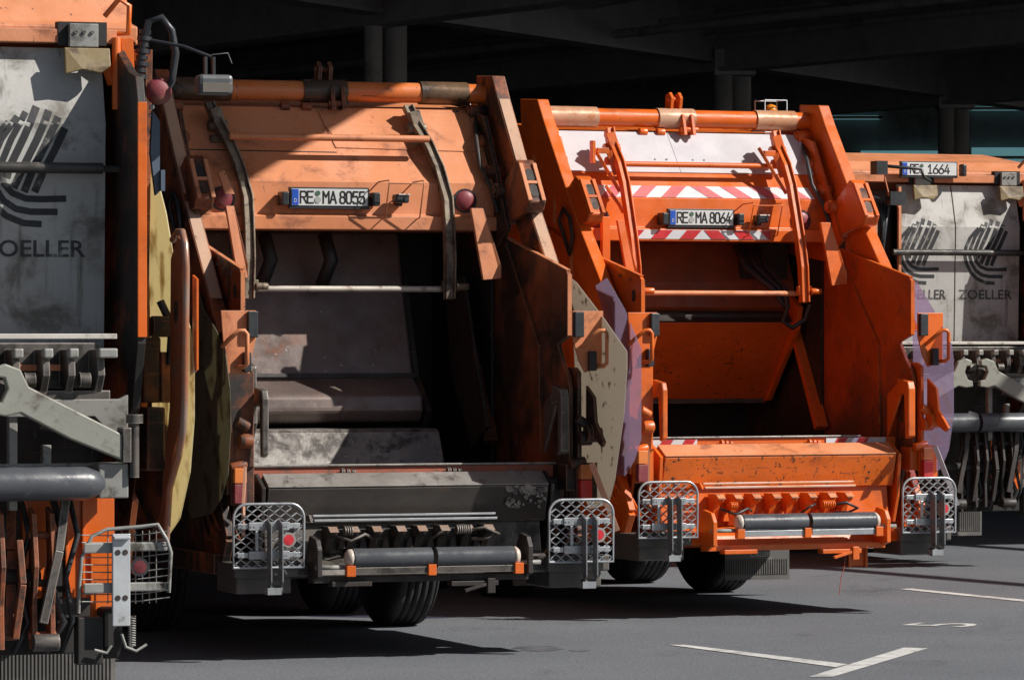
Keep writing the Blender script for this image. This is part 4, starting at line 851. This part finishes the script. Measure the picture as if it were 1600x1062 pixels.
    pn = MB(); pn.bx(0.40 if st['near'] else -0.02, 0.84 if st['near'] else 0.22, 0.55 + PV, 0.6 + PV, 0.72 if st['near'] else 0.98, 1.24 if st['near'] else 1.12);  pn.bx(0.60, 0.615, 0.53 + PV, 0.548 + PV, 0.72, 1.2); pn.bx(0.68, 0.695, 0.53 + PV, 0.548 + PV, 0.72, 1.2); pn.bx(0.72, 0.88, 0.53 + PV, 0.545 + PV, 0.62, 0.95); pn.build('lower_panel', ORC, root, 0.004)
    pn = MB(); pn.bx(-0.8, 0.95, 0.62, 0.65, 0.6, 1.6); pn.build('under_bulkhead', SOO, root)
    for k in range(9): pass
    fk = MB(); gk = MB(); dk = MB()
    for a, l_ in ((0.12, 0.0), (0.30, 0.0), (-0.30, 0.0), (-0.48, 0.0)):
        fk.bars([(a + 0.05, 0.15, 1.22), (a + 0.02, 0.05, 0.95), (a, 0.02, 0.55)], 0.045, 0.05)
        fk.bars([(a + 0.04, -0.02, 1.0), (a + 0.05, -0.05, 0.8), (a + 0.02, -0.03, 0.55)], 0.03, 0.05)
    fk.bx(0.12, 0.34, 0.0, 0.04, 0.54, 0.58); fk.bx(0.04, 0.06, -0.02, 0.04, 0.46, 0.75)
    for a in (0.0, 0.46, -0.52):
        gk.bars([(a + 0.10, -0.02, 1.18), (a + 0.06, -0.06, 0.95), (a - 0.02, -0.08, 0.62)], 0.04, 0.03); gk.cyl((a - 0.06, -0.05, 0.53), (a + 0.06, -0.05, 0.53), 0.04, 16)
    for a in (-0.2, 0.22, 0.55, -0.6):
        dk.bars([(a, 0.25, 1.25), (a + 0.02, 0.2, 0.9), (a - 0.04, 0.2, 0.5)], 0.10, 0.12)
    dk.cyl((-0.5, 0.02, 0.83), (0.45, 0.02, 0.83), 0.035, 16); dk.bx(-0.7, 0.75, 0.3, 0.5, 0.45, 0.62); dk.bx(0.62, 0.74, -0.02, 0.06, 0.42, 0.64)
    ex = MB()
    for k, a in enumerate((-0.42, -0.1, 0.05, 0.24, 0.37, 0.52, 0.60)):
        ex.tube([(a, 0.12, 1.25), (a + 0.03, 0.02 - 0.03 * (k % 2), 1.02), (a - 0.02, 0.05, 0.82), (a + 0.02 * (k % 3), 0.0, 0.62), (a - 0.03, 0.08, 0.48)], 0.014 + 0.004 * (k % 2), 8)
    ex.build('hydraulic_hose', RUB, root, split=True)
    ex = MB()
    for a in (0.16, 0.40):
        ex.pu([(-0.03, 1.12), (0.06, 1.15), (0.03, 0.9), (0.10, 0.72), (0.02, 0.50), (-0.05, 0.50), (-0.04, 0.70), (-0.08, 0.88)], a, a + 0.022)
        ex.pu([(-0.03, 1.12), (0.06, 1.15), (0.03, 0.9), (0.10, 0.72), (0.02, 0.50), (-0.05, 0.50), (-0.04, 0.70), (-0.08, 0.88)], a + 0.085, a + 0.107)
        for w in (0.56, 0.80, 1.02): ex.cyl((a - 0.01, 0.0, w), (a + 0.12, 0.0, w), 0.018, 10)
    ex.build('fork_cheek', ORD if st['near'] else SOO, root, 0.003, split=True)  # far truck's cheeks black: the shade under the tubes put into colour
    fk.build('lifting_fork', ORD if st['near'] else SOO, root, 0.004, split=True); gk.build('fork_strap', STL if st['near'] else SOO, root, 0.004, split=True); dk.build('lifter_linkage', DRK, root, 0.006, split=True)  # far forks and straps likewise hold that shade in their black
    # step frame with wire grid, post, reflector
    u0, u1, w0, w1, v = 0.53, 0.955, 0.70, 1.055, -0.05
    fr = MB(); fr.tube([(u0, v + 0.02, w0 - 0.04), (u0, v, w0 + 0.1), (u0 + 0.01, v, w1 - 0.14), (u0 + 0.06, v, w1 - 0.04), (u0 + 0.13, v, w1 - 0.01), (u1 - 0.13, v, w1), (u1 - 0.06, v - 0.03, w1 + 0.01), (u1 - 0.02, v - 0.04, w1 - 0.06), (u1, v - 0.04, w1 - 0.12), (u1 - 0.005, v - 0.02, w0 + 0.05)], 0.009, 8)
    g = fr.build('foot_step', GRY, root)
    wr = MB()
    for k in range(8): x = u0 + 0.14 + k * 0.033; wr.cyl((x, v + 0.02, w0), (x, v + 0.02, w1 - 0.02), 0.003, 5)
    for k in range(10):
        w = w0 + 0.01 + k * 0.034; wr.tube([(u0 + 0.01, v - 0.0, w + 0.004), (u0 + 0.12, v + 0.02, w), (u1 - 0.13, v + 0.02, w), (u1 - 0.005, v - 0.035, w + 0.018)], 0.003, 5)
    wr.build('wire_grid', GRY, g)
    br = MB()
    for w in (w0 + 0.075, w1 - 0.095):
        br.bx(u0 + 0.015, u0 + 0.19, v - 0.02, v - 0.005, w - 0.024, w + 0.024); br.bx(u0 + 0.22, u1 - 0.01, v - 0.02, v - 0.005, w - 0.018, w + 0.024)
    br.build('clamp', GRY, g, 0.006, split=True)
    br = MB(); br.bx(u0 + 0.145, u0 + 0.23, v - 0.045, v - 0.025, w0 - 0.10, w1 - 0.03); br.bx(u0 + 0.145, u0 + 0.225, v - 0.07, v - 0.025, w1 - 0.055, w1 - 0.04); po = br.build('step_post', mat('pale_step_post', (0.50, 0.52, 0.54), 0.4, 0.2, dirt=(0.2, 0.18, 0.16), amt=0.2, scale=8), g, 0.004)
    br = MB()
    for w in (w0 + 0.03, w1 - 0.115):
        for x in (u0 + 0.17, u0 + 0.205): br.cyl((x, v - 0.044, w), (x, v - 0.0475, w), 0.013, 14)
    br.build('bolt_hole', SOO, po)
    br = MB(); br.cyl((u1 - 0.145, v - 0.0, w0 + 0.17), (u1 - 0.145, v - 0.03, w0 + 0.17), 0.043, 26); rr = br.build('reflector_ring', BLK, g)
    br = MB(); br.dome((u1 - 0.145, v - 0.026, w0 + 0.17), (0, -1, 0), 0.035, 0.008); br.build('reflector', REDD, rr)
    sp = MB()
    sp.tube([(u1 - 0.17 + 0.016 * math.cos(t * 0.9), v + 0.02 + 0.016 * math.sin(t * 0.9), w0 - 0.06 - t * 0.0016) for t in range(90)], 0.004, 5); sp.tube([(u0 + 0.2, v, w0 - 0.14), (u0 + 0.22, v, w0 - 0.2), (u0 + 0.27, v, w0 - 0.22), (u0 + 0.32, v, w0 - 0.19)], 0.007, 6); sp.tube([(u0 + 0.07, v, w0 - 0.21), (u0 + 0.13, v, w0 - 0.225), (u0 + 0.15, v, w0 - 0.19)], 0.008, 6)
    sp.build('return_spring', GRY, g)
    sp = MB(); sp.pu([(v + 0.05, w0 - 0.02), (v + 0.05, w0 - 0.2), (v + 0.10, w0 - 0.26), (v + 0.18, w0 - 0.26), (v + 0.2, w0 - 0.02)], u0 + 0.13, u0 + 0.22); sp.build('spring_housing', DRK, g, 0.02)
    for o in set(bpy.data.objects) - before:              # the lifter sits a little left of the truck's middle
        if o.type == 'MESH':
            k = st['fu'] if o.name.split('.')[0] not in STEP else st['gu']
            for v in o.data.vertices: v.co.x += k
    # right flank: post with tube edge and yellowed shield
    a = MB(); a.pu([(0.0, 2.25), (-0.03, 2.36), (0.08, 2.40), (0.20, 2.30), (0.22, 1.6), (0.36, 1.15), (0.5, 0.95), (0.35, 0.95), (0.15, 1.4), (0.0, 1.55)], 0.985, 1.005); fp = a.build('flank_post', mat('post_brown', (0.36, 0.10, 0.04), 0.55, fade=(0.26, 0.08, 0.035), dirt=(0.16, 0.14, 0.13), amt=0.4, scale=3, chip_amt=0.3), root, 0.005)
    a = MB(); a.pu([(0.10 + 0.03 * math.cos(R(t)), 2.05 + 0.05 * math.sin(R(t))) for t in range(0, 360, 30)], 0.98, 0.984); a.build('slot_hole', SOO, fp)
    a = MB(); a.tube([(0.985, 0.16, 2.385), (0.985, 0.08, 2.42), (0.985, 0.0, 2.42), (0.985, -0.05, 2.36), (0.985, -0.07, 2.25), (0.985, -0.04, 1.62), (0.985, -0.01, 1.48), (0.985, 0.06, 1.38), (0.985, 0.22, 1.22), (0.985, 0.28, 0.95)], 0.017, 12); a.build('grab_rail', mat('rubbed_rail', (0.42, 0.13, 0.05), 0.35, 0.2, fade=(0.28, 0.22, 0.18), dirt=(0.2, 0.19, 0.18), amt=0.35), fp)
    a = MB(); sh = [(0.72, 2.78), (0.66, 2.74), (0.46, 2.52), (0.30, 2.26), (0.04, 1.96), (-0.02, 1.78), (-0.02, 1.55), (0.05, 1.30), (0.22, 1.08), (0.40, 1.0), (0.55, 1.15), (0.70, 1.6), (0.76, 2.3)]
    b2 = MB(); b2.pu([(0.04, 2.22), (-0.03, 2.20), (-0.03, 1.78), (0.04, 1.76)], 1.046, 1.056); b2.build('reflector_plate', ORC, fp)
    a.pu(sh, 1.035, 1.04); a.build('splash_shield', SHY if st['near'] else SHG, root, label='yellowed plastic shield on the right flank')
    a = MB(); a.bx(0.98, 1.03, 0.34, 0.50, 1.62, 1.86); a.pu([(0.5, 1.55), (0.3, 1.5), (0.38, 1.1), (0.55, 1.0), (0.9, 1.2), (0.9, 1.55)], 0.99, 1.02); a.build('flank_bracket', ORD, root, 0.01)
    a = MB(); a.bx(0.90, 0.985, 0.36, 0.50, 1.62, 1.93); a.cyl((0.93, 0.33, 1.98), (1.02, 0.33, 1.98), 0.05, 16); a.bx(0.9, 0.99, 0.3, 0.45, 1.3, 1.6); a.build('valve_block', ORV, root, 0.01)
    a = MB(); a.tube([(0.86, 0.33, 1.7), (0.86, 0.33, 1.9), (0.90, 0.33, 2.05)], 0.006, 6); a.tube([(0.98, 0.36, 2.1), (1.03, 0.33, 1.98), (1.02, 0.34, 1.8)], 0.02, 8); a.build('control_cable', BLK, root)
    # hose, work lamp, marker lamp at the upper right
    a = MB(); hv = 0.40
    for k in range(9): a.cyl((0.885 + k * 0.004, hv, 3.12 + h + k * 0.03), (0.887 + k * 0.004, hv, 3.14 + h + k * 0.03), 0.036 if k % 2 else 0.028, 14)
    a.tube([(0.88, hv, 3.05 + h), (0.885, hv, 3.2 + h), (0.93, hv - 0.02, 3.42 + h), (0.99, hv - 0.03, 3.44 + h), (1.04, hv - 0.03, 3.38 + h), (1.06, hv - 0.03, 3.27 + h), (1.04, hv - 0.03, 3.14 + h), (0.99, hv, 3.05 + h)], 0.018, 10); a.build('air_hose', BLK, root)
    a = MB(); a.tube([(0.72, 0.4, 3.44 + h), (0.78, 0.36, 3.52 + h), (0.83, 0.36, 3.49 + h), (0.83, 0.38, 3.36 + h), (0.75, 0.4, 3.36 + h)], 0.014, 8); a.bars([(0.70, 0.38, 3.28 + h), (0.76, 0.40, 3.12 + h)], 0.05, 0.03); a.bars([(0.82, 0.38, 3.34 + h), (0.84, 0.40, 3.0 + h)], 0.06, 0.03); a.cyl((0.77, 0.37, 3.0 + h), (0.77, 0.37, 3.34 + h), 0.022, 10); a.build('hood_latch', ORC if st['near'] else ORF, root, 0.003, split=True)
    a = MB(); a.tube([(0.90, hv, 3.34 + h), (1.08, hv - 0.1, 3.30 + h), (1.20, hv - 0.15, 3.25 + h)], 0.008, 8); a.bars([(1.17, hv - 0.15, 3.25 + h), (1.17, hv - 0.15, 3.15 + h)], 0.012, 0.03); a.bars([(1.21, hv - 0.15, 3.25 + h), (1.21, hv - 0.15, 3.15 + h)], 0.012, 0.03)
    a.tube([(1.2, hv - 0.15, 3.26 + h), (1.28, hv - 0.15, 3.27 + h), (1.30, hv - 0.15, 3.22 + h)], 0.004, 6); lm = a.build('work_lamp', BLK, root)
    a = MB(); a.bx(1.12, 1.29, hv - 0.22, hv - 0.12, 3.07 + h, 3.165 + h); a.build('lamp_shell', mat('lamp_grey', (0.10, 0.105, 0.11), 0.4), lm, 0.02)
    a = MB(); a.bx(1.135, 1.275, hv - 0.226, hv - 0.2195, 3.08 + h, 3.125 + h); a.build('lamp_glass', GLS, lm, 0.002)
    a = MB(); a.dome((0.98, 0.38, 3.09 + h), (0, -1, 0), 0.06, 0.042); a.build('marker_lamp', MAG, root)
    a = MB(); a.prism([(0.955, 0.40, 3.0 + h), (0.99, 0.40, 2.95 + h), (0.99, 0.40, 2.62 + h), (0.97, 0.40, 2.60 + h), (0.945, 0.40, 2.8 + h)], (0, 0.03, 0)); a.bx(0.99, 1.01, 0.38, 0.40, 2.62 + h, 2.72 + h); a.build('cable_cover', mat('blue_grey_cover', (0.08, 0.11, 0.16), 0.5), root)
    a = MB()
    for w in (2.9, 2.86, 2.98, 3.02): a.cyl((0.965, 0.46, w + h), (0.965, 0.445, w + h), 0.012, 10)
    a.build('frame_bolt', GAL, root, split=True)
    if not st['near']:
        plate(hood, -0.41, 0.30, 3.215 + 0.01, 0.50, 0.105, ('RE', 0.075, 0.075), (('1664', 0.235, 0.20),))
        l = MB(); l.bx(0.13, 0.17, 0.26, 0.34, 3.22, 3.32); l.build('plate_lamp', BLK, hood, 0.012)
        a = MB(); q = -0.62
        a.tube([(q - 0.35, 0.3, 3.02), (q - 0.2, 0.2, 3.05), (q - 0.05, 0.15, 3.02), (q + 0.05, 0.12, 3.06)], 0.014, 8)
        a.tube([(q - 0.1, 0.2, 3.3), (q + 0.1, 0.1, 3.28), (q + 0.27, 0.08, 3.27), (q + 0.30, 0.08, 3.20), (q + 0.37, 0.1, 3.17)], 0.014, 8)
        a.bx(q - 0.13, q - 0.03, 0.08, 0.2, 3.22, 3.33); a.bx(q - 0.02, q + 0.12, 0.05, 0.15, 2.97, 3.08)
        for k in range(3): a.tube([(q - 0.05 + k * 0.04, 0.2, 3.0), (q - 0.02, 0.2, 2.8 - k * 0.1), (q + 0.02 - k * 0.03, 0.3, 2.5), (q - 0.02, 0.3, 2.1 + k * 0.1)], 0.018, 8)
        a.build('hose_bundle', BLK, root, split=True)
        a = MB(); a.tube([(q - 0.05, 0.1, 3.2), (q - 0.02, 0.08, 3.05), (q + 0.06, 0.06, 2.95), (q + 0.08, 0.1, 2.85)], 0.007, 6); a.build('copper_cable', ORF, root)
        a = MB(); a.bx(-0.9, -0.41, 0.5, 0.55, 1.0, 3.1); a.build('left_jamb', mat('brown_jamb', (0.12, 0.04, 0.02), 0.6, fade=(0.05, 0.03, 0.02), dirt=SOOT, amt=0.6), root)
        a = MB(); a.bx(-0.425, -0.400, 0.33, 0.36, 1.9, 3.13); a.build('jamb_strip', ORF, root)

# ------------------------------------------------------------------ setting: ground, markings, hall
gm = MB(); gm._add([(-250, -60, 0), (250, -60, 0), (250, 400, 0), (-250, 400, 0)], [(0, 1, 2, 3)])
def asphalt():
    m = bpy.data.materials.new('asphalt'); m.use_nodes = True; t = m.node_tree; N = t.nodes; L = t.links; b = N['Principled BSDF']
    tc = N.new('ShaderNodeTexCoord')
    def nz(sc, d=6, r=0.6, sx=1, sy=1):
        mp = N.new('ShaderNodeMapping'); mp.inputs['Scale'].default_value = (sx, sy, 1); L.new(tc.outputs['Object'], mp.inputs[0])
        n = N.new('ShaderNodeTexNoise'); n.inputs['Scale'].default_value = sc; n.inputs['Detail'].default_value = d; n.inputs['Roughness'].default_value = r; L.new(mp.outputs[0], n.inputs['Vector']); return n.outputs['Fac']
    def rp(f, a, c_, lo, hi):
        r = N.new('ShaderNodeMapRange'); r.inputs[1].default_value = a; r.inputs[2].default_value = c_; r.inputs[3].default_value = lo; r.inputs[4].default_value = hi; L.new(f, r.inputs[0]); return r.outputs[0]
    def mul(a, c_):
        x = N.new('ShaderNodeMath'); x.operation = 'MULTIPLY'; L.new(a, x.inputs[0]); L.new(c_, x.inputs[1]); return x.outputs[0]
    v = mul(mul(rp(nz(0.35, 5), 0.3, 0.7, 0.86, 1.12), rp(nz(48, 4, 0.9), 0.34, 0.68, 0.45, 1.65)), mul(rp(nz(0.9, 9, 0.78, 1, 0.45), 0.56, 0.68, 1.0, 0.6), rp(nz(9, 4), 0.35, 0.7, 0.95, 1.06)))
    cmb = N.new('ShaderNodeCombineXYZ')
    for i, k in enumerate((0.134, 0.143, 0.157)):
        x = N.new('ShaderNodeMath'); x.operation = 'MULTIPLY'; L.new(v, x.inputs[0]); x.inputs[1].default_value = k; L.new(x.outputs[0], cmb.inputs[i])
    L.new(cmb.outputs[0], b.inputs['Base Color']); b.inputs['Roughness'].default_value = 0.85; b.inputs['Specular IOR Level'].default_value = 0.25
    bp = N.new('ShaderNodeBump'); bp.inputs['Strength'].default_value = 0.5; bp.inputs['Distance'].default_value = 0.004; L.new(nz(150, 3, 0.7), bp.inputs['Height']); L.new(bp.outputs[0], b.inputs['Normal'])
    return m
g = gm.build('ground', asphalt()); g['kind'] = 'structure'
PAINT = mat('road_paint', (0.62, 0.62, 0.60), 0.7, dirt=(0.26, 0.26, 0.26), amt=0.42, scale=5, chips=(0.12, 0.125, 0.13), chip_amt=0.62)
def mark(corners, name='parking_line'):
    m = MB(); m._add([(*G(*c), 0.004) for c in corners], [tuple(range(len(corners)))]); o = m.build(name, PAINT)
    if o.data.polygons[0].normal.z < 0: o.data.flip_normals()
    o['kind'] = 'structure'; return o
mark([(1044, 1007.5), (1070, 1007.5), (1325, 1038), (1306, 1042.5)])
mark([(1412, 1012), (1450, 1013), (1302, 1057.5), (1264, 1057.5)])
mark([(1405, 920.5), (1424, 919.5), (1640, 941), (1640, 944)])
SPOT = mat('oil_stain', (0.085, 0.088, 0.095), 0.7, dirt=(0.125, 0.13, 0.145), amt=0.6, scale=9)
rs = random.Random(3)
for px, py, r_ in ((842, 1012, 0.17), (905, 1016, 0.06)):
    x, y = G(px, py); m = MB()
    m._add([(x + math.cos(R(a)) * r_ * rs.uniform(0.5, 1.2), y + math.sin(R(a)) * r_ * 1.6 * rs.uniform(0.5, 1.2), 0.002) for a in range(0, 360, 18)], [tuple(range(20))])
    o = m.build('ground_stain', SPOT); o['kind'] = 'structure'
# bay number, painted so that it reads from the drive lane on the right
def bay_five():
    me = text('bay_number', '5', (0, 0, 0), (1, 0, 0), (0, 1, 0), 1, 1, PAINT, None, bold=0.0)
    (xa, ya), (xb, yb) = G(1404, 977.5), G(1520, 980.5)
    o = Vector((xa, ya + 0.12)); ex = Vector(((xb - xa) * 0.9, -0.16)); ey = Vector((0.17, 0.34))
    for v in me.data.vertices:
        gx, gy = v.co.x, v.co.y                           # glyph right, glyph up
        p = o + ex * (1 - gy) + ey * gx; v.co = (p.x, p.y - 0.12, 0.004)
    for p in me.data.polygons: pass
    me['kind'] = 'structure'; return me
bay_five()

hall = thing('depot_hall', 'dark open steel and concrete depot hall behind the refuse trucks', 'hall')
CEI = mat('hall_ceiling', (0.42, 0.42, 0.43), 0.8, dirt=(0.2, 0.2, 0.2), amt=0.3, scale=0.5); BEM = mat('hall_beam', (0.58, 0.58, 0.60), 0.7, dirt=(0.3, 0.3, 0.3), amt=0.3, scale=0.8); CON = mat('hall_concrete', (0.58, 0.58, 0.60), 0.8, dirt=(0.25, 0.25, 0.25), amt=0.35, scale=1.2, streak=0.3); HWL = mat('hall_wall', (0.22, 0.22, 0.23), 0.8, dirt=(0.1, 0.1, 0.1), amt=0.3, scale=0.6)
HR = 7.0
r = MB()
edge = [(-60, 24.6), (3.0, 24.6), (3.25, 28.1), (3.42, 29.0), (4.08, 32.8), (5.7, 38.4), (14, 41.0), (70, 46), (70, 97), (-60, 97)]
r.prism([(x, y, HR) for x, y in edge], (0, 0, 0.35)); r.build('roof', CEI, hall)
r = MB(); r.bx(-60, 70, 95.9, 96.2, 0.0, 7); r.build('back_wall', HWL, hall)
r = MB(); r.bx(-60.4, -60, 24.6, 97, 0, 7); r.build('side_wall', HWL, hall)
CAP = 6.02
cols = [(-7.2, 50.0), (-1.74, 62.0), (3.4, 73.0), (7.9, 84.0)]
for X, Y in cols:
    r = MB(); k = 0.40 if Y > 70 else 0.34; top = 5.9 if Y > 70 else 6.95
    r.cyl((X - 0.10, Y, 0), (X - 0.10, Y, top), k * 0.36, 24); r.cyl((X + 0.18, Y + 0.5, 0), (X + 0.18, Y + 0.5, top), k * 0.46, 24); co_ = r.build('column', CON, hall, split=True)
    if Y > 70:
        r = MB(); r.bx(X - 0.24, X + 0.40, Y - 0.2, Y + 0.7, 5.9, 6.3); r.bx(X - 0.12, X + 0.30, Y, Y + 0.5, 6.301, 6.9); r.build('capital', BEM, co_)
def gird(p, q, w0, w1, th=0.35):
    m = MB(); m.bar((p[0], p[1], (w0 + w1) / 2), (q[0], q[1], (w0 + w1) / 2), th, w1 - w0); m.bar((p[0], p[1], w0 - 0.03), (q[0], q[1], w0 - 0.03), th * 1.5, 0.06); return m
for X, Y in cols:                                         # cross girders, nearer end to the right
    d = Vector((10.5, -19)).normalized(); c0 = Vector((X, Y))
    gird(c0 - d * 40, c0 + d * 22, 6.02, 6.98).build('girder', BEM, hall)
d = Vector((4.5, 11.5)).normalized()
gird(Vector(cols[0]) - d * 10, Vector(cols[-1]) + d * 6, 6.16, 6.96, 0.3).build('long_girder', BEM, hall)
for k in range(-4, 9):
    c0 = Vector((3.4 + 2.2, 73)) + Vector((1.0, 5.0)) * k
    m = MB(); m.bar((c0.x - 16, c0.y + 29, 6.9), (c0.x + 13, c0.y - 23.5, 6.9), 0.12, 0.18); m.build('purlin', BEM, hall)
for k, (h_, r_) in enumerate(((6.45, 0.05), (6.6, 0.035), (6.3, 0.07))):
    m = MB(); c0 = Vector((3.4, 72.0 - k * 3)); m.cyl((c0.x - 14, c0.y + 25, h_), (c0.x + 11, c0.y - 20, h_), r_, 10); m.build('service_pipe', CON, hall)
# unlit fluorescent fittings under the ceiling
for (px, py, l_) in ((1326, 97, 1.5), (955, 2, 1.2), (470, 40, 1.2)):
    Y = (6.6 - HC) * F / (Y0 - py); X = (px - CX) / F * Y
    m = MB(); m.box((X, Y, 6.6), (0.3, l_ * 2.2, 0.08), rz=R(20)); lf = m.build('ceiling_fitting', mat('fitting_white', (0.75, 0.75, 0.75), 0.4), hall)
    m = MB(); m.bx(X - 0.01, X + 0.01, Y - 0.01, Y + 0.01, 6.64, 7.0); m.build('suspension_rod', BEM, lf)
# daylight band and slits in the back wall
SKYW = mat('daylit_pane', (0.1, 0.2, 0.2), 0.3, bump=0, emit=((0.05, 0.12, 0.13), 1.3))
def win(px0, px1, py0, py1, m_=SKYW):
    Y = 95.8; f = lambda px, py: ((px - CX) / F * Y, HC + (Y0 - py) / F * Y)
    x0, z1 = f(px0, py0); x1, z0 = f(px1, py1)
    m = MB(); m.bx(x0, x1, Y - 0.1, Y, z0, z1); wn = m.build('window', m_, hall)
    m = MB(); n = max(1, int((x1 - x0) / 2.4))
    for i in range(n + 1): m.bx(x0 + (x1 - x0) * i / n - 0.05, x0 + (x1 - x0) * i / n + 0.05, Y - 0.16, Y - 0.105, z0, z1)
    m.bx(x0, x1, Y - 0.16, Y - 0.105, (z0 + z1) / 2 - 0.03, (z0 + z1) / 2 + 0.03); m.build('window_frame', BEM, wn)
win(1340, 1472, 236, 262); win(1513, 1800, 231, 262); win(1290, 1376, 181, 187); win(1514, 1800, 167, 173)

# ------------------------------------------------------------------ the trucks
GRP = 'orange refuse trucks parked side by side'
TB = Frame(-0.5125, 27.884, 20.3); TC = Frame(1.974, 31.862, 24.0); TA = Frame(-2.46, 21.4, 20.0); TD = Frame(3.70, 38.3, 22.0)
rb = thing('refuse_truck', 'grimy orange refuse truck with open sooty hopper and number plate RE MA 8055', 'refuse truck', (*TB.o, 0), TB.t, GRP)
hopper_truck(TB, dict(clean=False, root=rb, dz=0.0, plate_u=-0.37, plate_w=2.735, beacon=(1.42, 3.0, 3.42),
    plate_text=(('RE', 0.058, 0.085), (('MA', 0.207, 0.085), ('8055', 0.318, 0.163)))))
rc = thing('refuse_truck', 'bright clean orange refuse truck with red and white stripes and number plate RE MA 8064', 'refuse truck', (*TC.o, 0), TC.t, GRP)
hopper_truck(TC, dict(clean=True, root=rc, dz=0.075, plate_u=-0.275, plate_w=2.70, beacon=(0.92, 2.25, 3.47),
    plate_text=(('RE', 0.058, 0.085), (('MA', 0.207, 0.085), ('8064', 0.318, 0.163)))))
ra = thing('refuse_truck', 'nearest refuse truck with worn emblem on white rubber curtain, yellowed side shield and work lamp', 'refuse truck', (*TA.o, 0), TA.t, GRP)
flap_truck(TA, dict(near=True, root=ra, dz=0.0, fu=-0.14, gu=-0.05, flaps=(0.62,)))
rd = thing('refuse_truck', 'most distant refuse truck, two white rubber curtains under the number plate RE 1664', 'refuse truck', (*TD.o, 0), TD.t, GRP)
flap_truck(TD, dict(near=False, root=rd, dz=-0.14, fu=-0.07, gu=0.0, flaps=(0.50, -0.6)))
